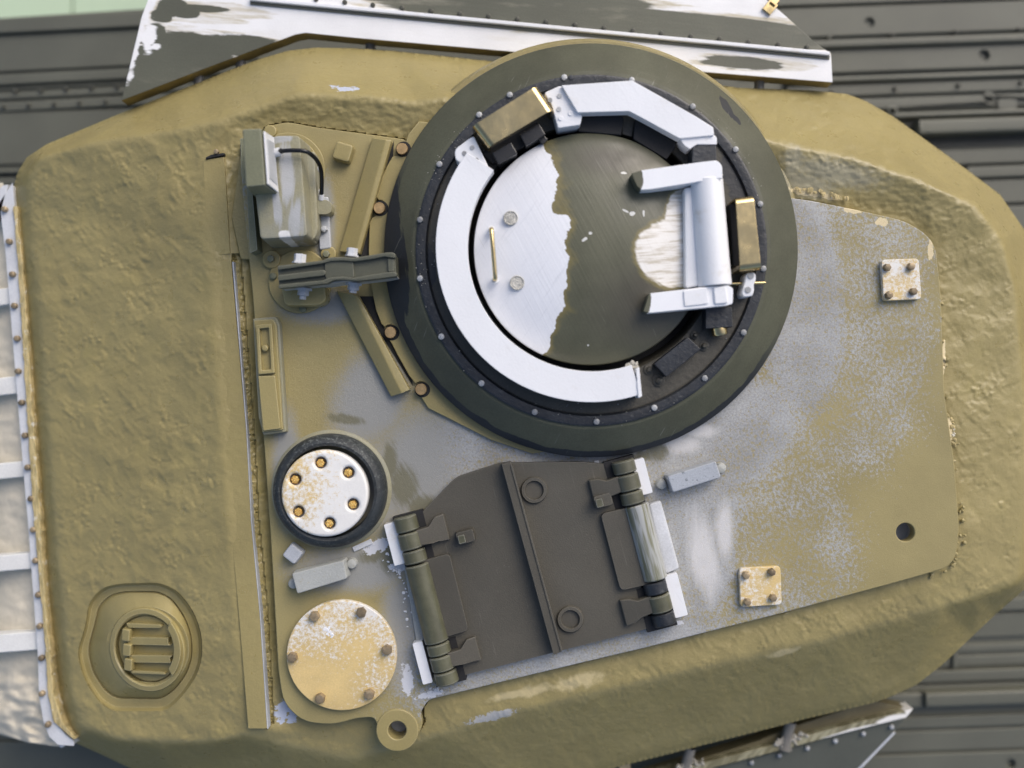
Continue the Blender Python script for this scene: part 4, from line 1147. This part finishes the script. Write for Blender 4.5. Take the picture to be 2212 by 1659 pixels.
# hinge carrier blocks (fixed), rod and bollard
prism('hinge_collar', rounded([(1496,309),(1547,305),(1549,349),(1494,352)], 5), .07, .128, 'black', cup, .006, label='black hinge collar')
prism('hinge_collar', rounded([(1525,666),(1581,663),(1583,706),(1524,710)], 3), .07, .118, 'black', cup, .004)
c0 = W(1552, 706, .10); c1 = W(1555, 722, .10)
lathe('hinge_nut', c0, [(0, 0), (.015, 0), (.016, .003), (.016, .015), (.014, .018), (0, .018)], 'brass', cup, 24, axis=(c1 - c0))
tube('locking_rod', [W(1575, 613, .105), W(1653, 611, .105)], .0032, 'brass', cup, 12, label='thin brass rod')
rb = prism('rod_bollard', rounded([(1612,588,9),(1633,588,9),(1634,604,5),(1629,615,3),(1630,628,8),(1626,640,8),(1606,642,8),(1602,632,8),(1608,612,4)], 5), .07, .128, 'white_dirty', cup, .004, label='white two-lobed bollard on the rod')
hexbolt('stud', 1622, 596, .127, 6.5, .003, 'steel', rb, sides=14); hexbolt('stud', 1616, 626, .127, 6.5, .003, 'steel', rb, sides=14)

# ------------------------------------------------------------------ hatch lid of the cupola
lid = thing('cupola_hatch', 'domed round hatch lid inside the ring, half sanded to white plastic', 'hatch', CUP + Vector((0, 0, .078)))
hc = W(1275, 537, .10)
prof = [(.232, .06), (.2400, .078), (.2405, .092), (.238, .097)]
for k in range(1, 15):
    t = 1 - k / 14; prof.append((.236 * t, .098 + .040 * (1 - t * t)))
dome = lathe('dome', (hc.x, hc.y, 0), prof, 'hatch', lid, 160, smooth=50, label='dome in dark green paint worn through to white on both sides')
for x, y in ((1103, 471), (1117, 611)):
    c = W(x, y, .122)
    lathe('plug', (c.x, c.y, .1155 + (0.0)), [(.0150, -.004), (.0150, .006), (.0135, .0075), (.0125, .0058), (0, .0062)], simple('clear_glue_plug', (.45, .44, .40), .3, amt=.3, scale=120, bumpd=.003) if 'plugm' not in M else M['plugm'], dome, 28)
gp = [W(1068, 604, .118), W(1069, 603, .142), W(1069.5, 596, .151), W(1066, 550, .153), W(1062, 502, .151), W(1061, 496, .142), W(1062, 494, .116)]
gh = tube('grab_handle', gp, .0045, 'brass', dome, 12, label='thin brass wire handle', sub=6)
for p in ((1069, 604), (1061, 496)):
    hexbolt('handle_foot', p[0], p[1], .112, 8, .008, 'white_dirty', dome, sides=14)
prism('hinge_arm', rounded([(1364,374,2),(1384,368,1),(1520,349,4),(1550,346,10),(1560,358,6),(1561,384,2),(1493,395,2),(1405,409,2),(1386,410,2),(1376,402,2)], 3), .105, .158, 'arm_top', lid, .004, label='white upper hinge arm with green tip')
prism('hinge_arm', rounded([(1390,673,2),(1402,634,2),(1529,619,2),(1572,616,3),(1584,622,6),(1583,656,4),(1570,660,2),(1404,676,2)], 3), .105, .150, 'arm_bot', lid, .004, label='white lower hinge arm with green end')
prism('arm_saddle', rounded([(1476,628),(1527,621),(1531,656),(1479,662)], 4), .14, .1535, 'white_dirty', lid, .002)
prism('arm_saddle', rounded([(1541,621),(1568,618),(1573,654),(1545,657)], 4), .14, .1555, 'white_dirty', lid, .003)
p0 = W(1526, 388, .128); p1 = W(1544, 618, .128); d = p1 - p0
lathe('hinge_barrel', p0, [(0, 0), (.031, 0), (.033, .002), (.0335, d.length * .5), (.0345, d.length - .002), (.033, d.length), (0, d.length)], 'white_dirty', lid, 48, axis=d, label='thick white hinge barrel')
prism('barrel_bed', [(1478,405),(1500,402),(1516,618),(1480,622)], .10, .132, 'white_dirty', lid, .006)

# ------------------------------------------------------------------ sight box at upper left
sb_ = thing('sight_box', 'grey olive sight housing with tall box and black cable, left of the cupola', 'sight housing', W(620, 420, 0))
plate('base_disc', circ(622, 366, 80, 64), 0, .006, 'olive', sb_, .002)
plate('base_disc', circ(628, 362, 62, 64), .006, .010, 'olive', sb_, .002)
plate('mount_strip', rounded([(684,425),(709,425),(715,536),(690,540)], 4), 0, .012, 'grey', sb_, .003)
for x, y, r in ((586, 560, 20), (709, 548, 17), (583, 283, 14)):
    plate('mount_ear', circ(x, y, r, 28), 0, .010, 'olive', sb_, .003)
bolts('mount_bolt', [(704,548),(584,558)], .010, 8, .010, 'sage', sb_)
bolts('mount_bolt', [(683,363),(688,415),(699,494)], .010, 7.5, .016, 'grey', sb_)
prism('side_slab', rounded([(519,299),(535,300),(556,540),(540,547),(533,400),(521,380)], 2), -.005, .045, 'sage', sb_, .003)
prism('main_housing', rounded([(591,293,10),(648,292,12),(664,510,10),(562,517,10),(549,400,3),(555,330,3)], 8, 6), 0, .105, 'box', sb_, .005, label='main housing worn to bare grey on top', taper=.05)
prism('lower_step', rounded([(640,330),(680,325),(688,500),(678,520),(640,520)], 10), 0, .05, 'box', sb_, .008)
# tall front box with bare right face
A = [(523.5,279),(563.7,277.5),(572.6,399.7),(531.5,404)]
top = [W(x, y, .19) for x, y in A]
low = [W(x, y, .10) for x, y in ((536,296),(589,293),(600,420),(546,422))]
bot_ = [Vector((v.x, v.y, .02)) for v in low]
bm_finish('front_box', loops_bm([bot_, low, top]), 'sage', sb_, bevel=.003, label='tall grey green front box')
fr = [W(568,284,.186), W(588,297,.112), W(598,416,.112), W(576,398,.186)]
nrm = (fr[1] - fr[0]).cross(fr[3] - fr[0]).normalized()
if nrm.x < 0: nrm = -nrm
bm_finish('bare_face', loops_bm([[p + nrm * .0005 for p in fr], [p + nrm * .004 for p in fr]]), 'white_dirty', sb_, bevel=.001, label='chipped white side face of the tall box')
ins = [fr[0].lerp(fr[2], .12), fr[1].lerp(fr[3], .12), fr[2].lerp(fr[0], .12), fr[3].lerp(fr[1], .12)]
bm_finish('face_liner', loops_bm([[p + nrm * .003 for p in ins], [p + nrm * .0055 for p in ins]]), 'grey', sb_, bevel=.001)
n0 = W(590, 331, .118); n1 = W(603, 328, .118)
lathe('cable_gland', n0, [(0, 0), (.009, 0), (.009, .014), (.007, .016), (0, .016)], 'grey_light', sb_, 20, axis=(n1 - n0))
cp = [(598,328,.121),(612,326,.123),(635,325,.123),(660,327,.12),(676,337,.105),(688,352,.088),(694,372,.070),(695,398,.052),(694,424,.040)]
tube('cable', [W(*p) for p in cp], .0045, 'black_clean', sb_, 14, label='black rubber cable', sub=6)
tube('cable_sleeve', [W(597,328,.121), W(609,326,.122)], .0056, 'black_clean', sb_, 14)
tube('cable_fitting', [W(694,420,.040), W(694,432,.036)], .0065, 'grey_light', sb_, 14)
prism('connector', rounded([(683,433,2),(706,431,8),(717,440,8),(716,458,8),(706,463,4),(685,463,4)], 4), 0, .040, 'box', sb_, .004)
# ------------------------------------------------------------------ clamp bracket
br = thing('clamp_bracket', 'dark green channel clamp with pale hexagon bolts, below the sight housing', 'bracket', W(650, 610, 0))
plate('foot_disc', circ(648, 608, 69, 64), 0, .007, 'olive', br, .003)
bolts('foot_bolt', [(589,596),(653,667)], .006, 8, .010, 'sage', br, sides=10)
prism('foot_boss', rounded([(606,616),(700,610),(706,648),(690,660),(615,660)], 10), .005, .05, 'olive', br, .012, taper=.05)
B = lambda x, y: (527 + .1786 * x, 505 + .1786 * y)
def bp(l): return [B(*p) for p in l]
body = bp([(405,400),(950,335),(1050,300),(1320,305),(1720,240),(1825,245),(1840,500),(1350,550),(1200,535),(990,600),(960,590),(425,650)])
web = prism('channel_web', body, .04, .112, 'clamp_green', br, .002, label='flat green web of the clamp')
top_lip = bp([(400,385),(700,350),(950,320),(1000,295),(1060,282),(1200,278),(1320,288),(1500,262),(1720,224),(1790,222),(1832,240),(1830,295),(1700,275),(1520,310),(1330,335),(1200,325),(1060,330),(1000,345),(960,358),(700,395),(410,437)])
low_lip = bp([(415,615),(700,585),(960,560),(1000,540),(1060,525),(1200,515),(1330,530),(1500,500),(1700,468),(1800,455),(1848,470),(1850,515),(1700,535),(1500,560),(1350,570),(1200,555),(1090,560),(1000,605),(960,605),(700,635),(420,663)])
mid_lip = bp([(405,500),(960,435),(985,450),(985,490),(960,505),(412,570)])
for l in (top_lip, low_lip, mid_lip):
    prism('channel_rib', l, .10, .124, 'clamp_green', web, .0028)
prism('clamp_knuckle', rounded(bp([(975,345),(1050,325),(1320,335),(1335,530),(1200,535),(1000,560),(980,500)]), 3), .10, .118, 'clamp_green', br, .004)
prism('clamp_end', rounded(bp([(1735,300),(1810,300),(1815,455),(1745,460)]), 3), .10, .1185, 'clamp_green', br, .003)
prism('pale_underside', rounded(bp([(430,640),(960,590),(1350,550),(1845,500),(1846,518),(1350,572),(1200,580),(990,612),(960,612),(430,662)]), 1, 1), .035, .105, 'clamp_under', br, .002, label='pale lower side of the clamp')
def side_bolt(px, py, z, axis, r, segs, mat):
    c = W(px, py, z); a = Vector(axis).normalized()
    l = 0; prof = [(0, 0)]
    for rr, ll in segs:
        prof += [(rr, l + .0004), (rr, l + ll)]; l += ll
    prof.append((0, l))
    lathe('clamp_bolt', c, prof, mat, br, 6 if r else 16, axis=a, smooth=20)
ax = Vector((.09, 1, 0))
side_bolt(647, 570, .10, ax, 1, [(.016, .004), (.0125, .016)], 'grey_light'); side_bolt(759.5, 555, .10, ax, 1, [(.014, .004), (.0115, .014)], 'grey_light')
side_bolt(656, 622, .075, -ax, 1, [(.018, .005), (.012, .011), (.007, .008)], 'grey'); side_bolt(764, 611, .08, -ax, 1, [(.017, .005), (.012, .010), (.008, .006)], 'grey')

# ------------------------------------------------------------------ splash rails in front of the cupola
sr = thing('splash_rail', 'olive splash rail above the clamp, slanting down from the top brass bolt', 'splash rail', W(790, 430, 0))
def rail(parent, left, ridge, right, zr, name='bar'):
    """left foot line, ridge line, right top edge - lists of two px points"""
    l0, l1 = [W(*p, 0) for p in left]; r0, r1 = [W(*p, zr) for p in ridge]; q0, q1 = [W(*p, zr * .9) for p in right]
    f0 = Vector((q0.x, q0.y, 0)); f1 = Vector((q1.x, q1.y, 0))
    prof0 = [l0, l0 + Vector((0, 0, zr * .45)), r0, q0, f0]; prof1 = [l1, l1 + Vector((0, 0, zr * .45)), r1, q1, f1]
    return bm_finish(name, loops_bm([prof0, prof1]), 'olive', parent, bevel=.0025)
rail(sr, [(806,300),(735,545)], [(834,301),(768,545)], [(846,303),(777,548)], .030)
sr2 = thing('splash_rail', 'olive splash rail below the clamp, slanting down to the lowest brass bolt', 'splash rail', W(810, 740, 0))
rail(sr2, [(728,628),(846,857)], [(764,636),(868,850)], [(774,638),(886,842)], .030)

# ------------------------------------------------------------------ narrow latch cover
lc = thing('latch_cover', 'narrow olive cover with framed slot and small knob at the roof edge', 'latch cover', W(582, 815, 0))
prism('cover_base', rounded([(546,688,4),(596,684,6),(604,700,5),(618,933,4),(568,940,5),(558,900,3)], 4), 0, .024, 'box', lc, .004, taper=.01)
prism('cover_step', rounded([(548,692,3),(590,689,6),(597,702,4),(611,929,4),(566,934,4)], 4), .02, .032, 'olive', lc, .003)
prism('lower_panel', rounded([(557,812),(594,811),(606,926),(568,931)], 4), .03, .040, 'olive', lc, .003)
fr_o = rounded([(552,702),(587,699),(593,806),(558,809)], 3); fr_i = rounded([(560,710),(580,708),(585,798),(565,800)], 1)
plate('slot_frame', fr_o, .03, .043, 'olive', lc, .002, holes=(fr_i,))
hexbolt('knob', 571.5, 752, .031, 7.5, .012, 'olive', lc, sides=16)

# ------------------------------------------------------------------ small blocks
blk = thing('square_block', 'small rounded olive block on the roof just left of the top brass bolt', 'block', W(740, 330, 0), 'small rounded blocks on the roof')
prism('block_body', rbox(740, 327, 38, 38, -16, 7), 0, .028, 'olive', blk, .005, taper=.08)
blk = thing('square_block', 'small diamond-set pale grey block under the black rubber ring', 'block', W(632, 1198, 0), 'small rounded blocks on the roof')
prism('block_body', rbox(632, 1197, 33, 33, -38, 6), 0, .026, 'grey', blk, .005, taper=.12)
def stopper(label, quad, z, mat, caps, side):
    t = thing('rest_block', label, 'rest block', W(sum(p[0] for p in quad) / 4, sum(p[1] for p in quad) / 4, 0), 'grey oblong rest blocks with round end lugs')
    prism('block_body', rounded(quad, 5), 0, z, mat, t, .003, taper=.04)
    for x, y in caps:
        c = W(x, y, .02)
        lathe('end_lug', (c.x, c.y, 0), [(.0115, 0), (.011, .013), (.0095, .016), (.005, .0175), (0, .0175)], side, t, 24)
M['speck_grey'] = None
def speck():
    m = Mat('specked_blue_grey', .4)
    m.color(m.mix(m.step(m.noise(120, 4, .6), .60, .68), m.vary((.37, .395, .43), 8, .08), (.20, .22, .24)))
    m.bump(m.noise(200, 3), .0005); return m.m
M['speck_grey'] = speck()
def greygreen():
    m = Mat('grey_green_oversprayed', .45)
    m.color(m.mix(m.step(m.noise(160, 4), .6, .7, 0, .35), m.vary((.37, .38, .36), 12, .1), (.33, .28, .14))); m.bump(m.noise(260, 3), .0006); return m.m
M['rest'] = greygreen()
stopper('grey green oblong block between the black rubber ring and the big disc', [(630,1239),(742,1210),(750,1250),(642,1283)], .04, 'rest', [(632,1262),(759,1219)], 'rest')
stopper('speckled blue grey oblong block right of the flat hatch', [(1442,1029),(1546,996),(1558,1031),(1454,1064)], .04, 'speck_grey', [(1430,1047),(1559,1012)], 'rest')

# ------------------------------------------------------------------ round cap in black rubber
rc = thing('round_vent', 'white stained round cap with six gold screws in a black rubber ring', 'vent', W(712, 1060, 0))
c = W(711, 1061, .03)
lathe('weld_fillet', (c.x, c.y, 0), [(.131, -.002), (.128, .003), (.122, .006), (.10, .006)], 'box', rc, 96)
lathe('rubber_ring', (c.x, c.y, 0), [(.122, 0), (.122, .018), (.119, .034), (.112, .044), (.104, .047), (.098, .044), (.096, .03), (.095, 0)], 'rubber', rc, 96)
c2 = W(701, 1066, .052)
rx = .0915
# cap disc with six real screw sockets
scr = [(692,1000),(752,1021),(762,1090),(711,1131),(644,1106),(637,1036)]
cap = plate('cap', circ(701, 1066, 94, 96), .020, .056, 'tan_cap', rc, .006, holes=tuple(circ(x, y, 13, 24) for x, y in scr))
for x, y in scr:
    c = W(x, y, .056)
    lathe('socket', (c.x, c.y, 0), [(.0145, .050), (.0140, .036), (0, .036)], 'grey', cap, 24)
bolts('screw', scr, .037, 10, .013, 'gold', cap, sides=6)
# ------------------------------------------------------------------ big disc
bd = thing('round_cover', 'large flat yellowed disc held by six bronze bolts', 'round cover', W(738, 1416, 0))
dsc = plate('disc', circ(738, 1416, 119, 128), 0, .016, 'tan_disc', bd, .002)
bolts('cover_bolt', [(678,1333),(779,1325),(835,1406),(797,1502),(690,1511),(630,1422)], .016, 11.5, .014, 'bronze', dsc)
lumps('white_chips', [(700,1358),(716,1372)], 14, 5, 'white', bd, .016, 4, flat=.2)
# ------------------------------------------------------------------ two square plates
for lab, q, b in (('square mottled cream plate with four bolts, right of the cupola', [(1904,561),(1985,558),(1991,646),(1909,650)], [(1919,577),(1971,575),(1976,629),(1923,637)]),
                  ('square mottled cream plate with four bolts, right of the flat hatch', [(1597,1228),(1686,1223),(1689,1306),(1600,1312)], [(1613,1244),(1669,1237),(1672,1293),(1616,1302)])):
    t = thing('bolted_plate', lab, 'cover plate', W(sum(p[0] for p in q) / 4, sum(p[1] for p in q) / 4, 0), 'small square plates with four bolts')
    pq = prism('plate', rounded(q, 9, 5), 0, .014, 'tan_square', t, .002)
    bolts('plate_bolt', b, .014, 8.5, .013, 'bronze', pq)
# lifting eye ring edge
lug = plate('lifting_eye', circ(858, 1578, 46, 48), -.05, .003, 'olive', turret, .003, holes=(LUG_HOLE,), label='rounded lifting eye with a hole')

# ------------------------------------------------------------------ loader's hatch
U = (.968, -.252); V = (.252, .968); OX, OY = 1150, 1200
def Lc(a, b): return (OX + a * U[0] + b * V[0], OY + a * U[1] + b * V[1])
def lp_(l): return [Lc(*p[:2]) + tuple(p[2:]) for p in l]
def lbox(a, b, w, h_, r=0): return rounded(lp_([(a - w / 2, b - h_ / 2), (a + w / 2, b - h_ / 2), (a + w / 2, b + h_ / 2), (a - w / 2, b + h_ / 2)]), r, 3) if r else lp_([(a - w / 2, b - h_ / 2), (a + w / 2, b - h_ / 2), (a + w / 2, b + h_ / 2), (a - w / 2, b + h_ / 2)])
lh = thing('crew_hatch', 'flat brown green hatch with centre rib and hinges on both sides', 'hatch', W(1150, 1200, 0))
prism('lid_panel', rounded(lp_([(-16,-211,3),(-118,-205,12),(-213,-147,3),(-222,213,3),(208,216,6),(214,-60,4),(214,-148,3),(150,-170,3)]), 3, 3), .002, .022, 'brown', lh, .003)
prism('centre_rib', rounded(lp_([(-15,-208),(6,-208),(10,217),(-10,220)]), 2, 2), .02, .050, 'brown', lh, .005)
prism('rib_lip', rounded(lp_([(3,-200),(7,-200),(11,215),(7,215)]), 1, 1), .03, .0525, 'brown', lh, .001)
for x, y in ((1154, 1059), (1232, 1338)):
    c = W(x, y, .028)
    lathe('ring_boss', (c.x, c.y, .0), [(.0285, .018), (.0285, .027), (.0265, .0295), (.0205, .0295), (.019, .027), (.019, .020)], 'brown', lh, 48)
for a, b in ((-130, -75), (178, -76)):
    sl_ = prism('stop_lug', lbox(a, b, 38, 26, 5), .02, .046, 'brown', lh, .006, taper=.12)
    prism('stop_tip', lbox(a - 9, b + 3, 15, 18, 3), .04, .052, 'green_wear', sl_, .004)
M['green_strip'] = None
def worn_strip():
    m = Mat('sanded_green_tube', .3)
    n = m.noise(26, 4, .6, (.6, 9, 1), 14.6)
    c = m.mix(m.step(n, .42, .52), (.17, .17, .105), (.36, .37, .36))
    m.color(m.mix(m.step(m.noise(30, 4, .6, (.5, 6, 1), 14.6, off=2), .55, .65, 0, .7), c, (.10, .10, .05))); return m.m
M['green_strip'] = worn_strip()
for s in (-1, 1):
    f = lambda a, b: (s * a, b) if s < 0 else (a, b)
    A = -246 if s < 0 else 240
    def barrel(name, b0, b1, r, mat, da=0, label=None):
        p0 = W(*Lc(A + da, b0), .030); p1 = W(*Lc(A + da, b1), .030); d = p1 - p0; L_ = d.length
        lathe(name, p0, [(0, 0), (r * .9, 0), (r, .0025), (r, L_ - .0025), (r * .9, L_), (0, L_)], mat, lh, 24, axis=d, label=label, smooth=35)
    wm = 'green_wear'
    if s < 0:
        sp = [('hinge_knuckle', -152, -119), ('arm', -116, -80), ('hinge_knuckle', -77, -49), ('tube', -45, 128), ('hinge_knuckle', 131, 155), ('arm', 158, 190), ('hinge_knuckle', 193, 221)]
    else:
        sp = [('hinge_knuckle', -150, -122), ('arm', -119, -84), ('hinge_knuckle', -81, -54), ('tube', -50, 116), ('hinge_knuckle', 120, 146), ('arm', 149, 186), ('hinge_knuckle', 189, 216)]
    for nm, b0, b1 in sp:
        if nm == 'hinge_knuckle': barrel(nm, b0, b1, .025, 'black' if (s > 0 and b0 > 0) else wm)
        elif nm == 'tube': barrel('torsion_tube', b0, b1, .026, wm if s < 0 else 'green_strip', da=0 if s < 0 else 5, label='green torsion tube' if s < 0 else 'torsion tube sanded to grey stripes')
        else:
            barrel('hinge_arm', b0, b1, .0255, wm if s < 0 else 'green_wear')
            m_ = (b0 + b1) / 2; w = (b1 - b0) / 2
            far = -163 if s < 0 else 158
            o = -6 if (s < 0 and b0 < 0) or (s > 0 and b0 > 0 and False) else 0
            near = A - s * 14
            q = [(near, m_ - w), (near - s * 30, m_ - w - 1), (near - s * 48, m_ - w - 10), (far, m_ - w - 12), (far, m_ + w + 10), (near - s * 46, m_ + w + 8), (near - s * 30, m_ + w), (near, m_ + w)]
            if s < 0: q = [(a, b - (8 if abs(a) < 200 else 0)) for a, b in q]
            else: q = [(a, b + (4 if abs(a) < 200 else 0)) for a, b in q]
            pp = lp_(q); zs_ = [.045, .044, .038, .034, .034, .038, .044, .045]
            prism('arm_blade', rounded(pp, 2, 1) if False else pp, .018, zs_, 'brown' if s > 0 else 'green_wear' if False else 'brown', lh, .003)
    pl = rounded(lp_([(A - s * 8, -48, 2), (-172 if s < 0 else 165, -50, 12), (-174 if s < 0 else 165, 122, 12), (A - s * 8, 124, 2)]), 3, 4)
    prism('tube_flange', pl, .018, .036, 'brown', lh, .003)
    # black slabs paint the shade of the slots beside the knuckles
    for b0, b1 in ((-156, -112), (-82, -46), (127, 157), (190, 224)):
        prism('hinge_slot_shade', lp_([(A - s * -26, b0), (A - s * 41, b0), (A - s * 41, b1), (A - s * -26, b1)]), -.002, .0232, 'black_matt', lh, .0005)
pads = [(-281, -99, 26, 92, 'white_dirty'), (-288, 165, 22, 92, 'white_dirty'), (272, -105, 28, 78, 'white_dirty'), (279, 162, 28, 94, 'white')]
for a, b, w, h_, mt in pads:
    prism('hinge_pad', lbox(a, b, w, h_, 3), .0005, .030, mt, lh, .003, label='white plastic pad beside the hinge')
prism('hinge_bed', lp_([(271,-44),(299,-46),(301,108),(268,112)]), .0005, .022, 'grey_light', lh, .006, label='pale grey filled bed right of the torsion tube')
prism('hinge_bed', lp_([(-274,-46),(-268,-46),(-268,118),(-290,118)]), .0005, .010, 'rest', lh, .003)
# bits lying on the roof
def chip(x, y, w, h_, rot, mat, z=0, name='plastic_shaving', lab='', t=.003):
    o = prism(name, rbox(x, y, w, h_, rot), z, z + t, mat, None, .0008)
    o['label'] = lab; o['category'] = 'plastic scrap'
    return o
chip(783, 1178, 44, 11, 24, 'grey_light', .0, 'plastic_offcut', 'pale grey plastic offcut lying beside the black rubber ring', .004)
chip(1289, 999, 10, 9, 10, 'white_dirty', .0, 'plastic_offcut', 'tiny white plastic scrap at the lower rim of the cupola', .004)
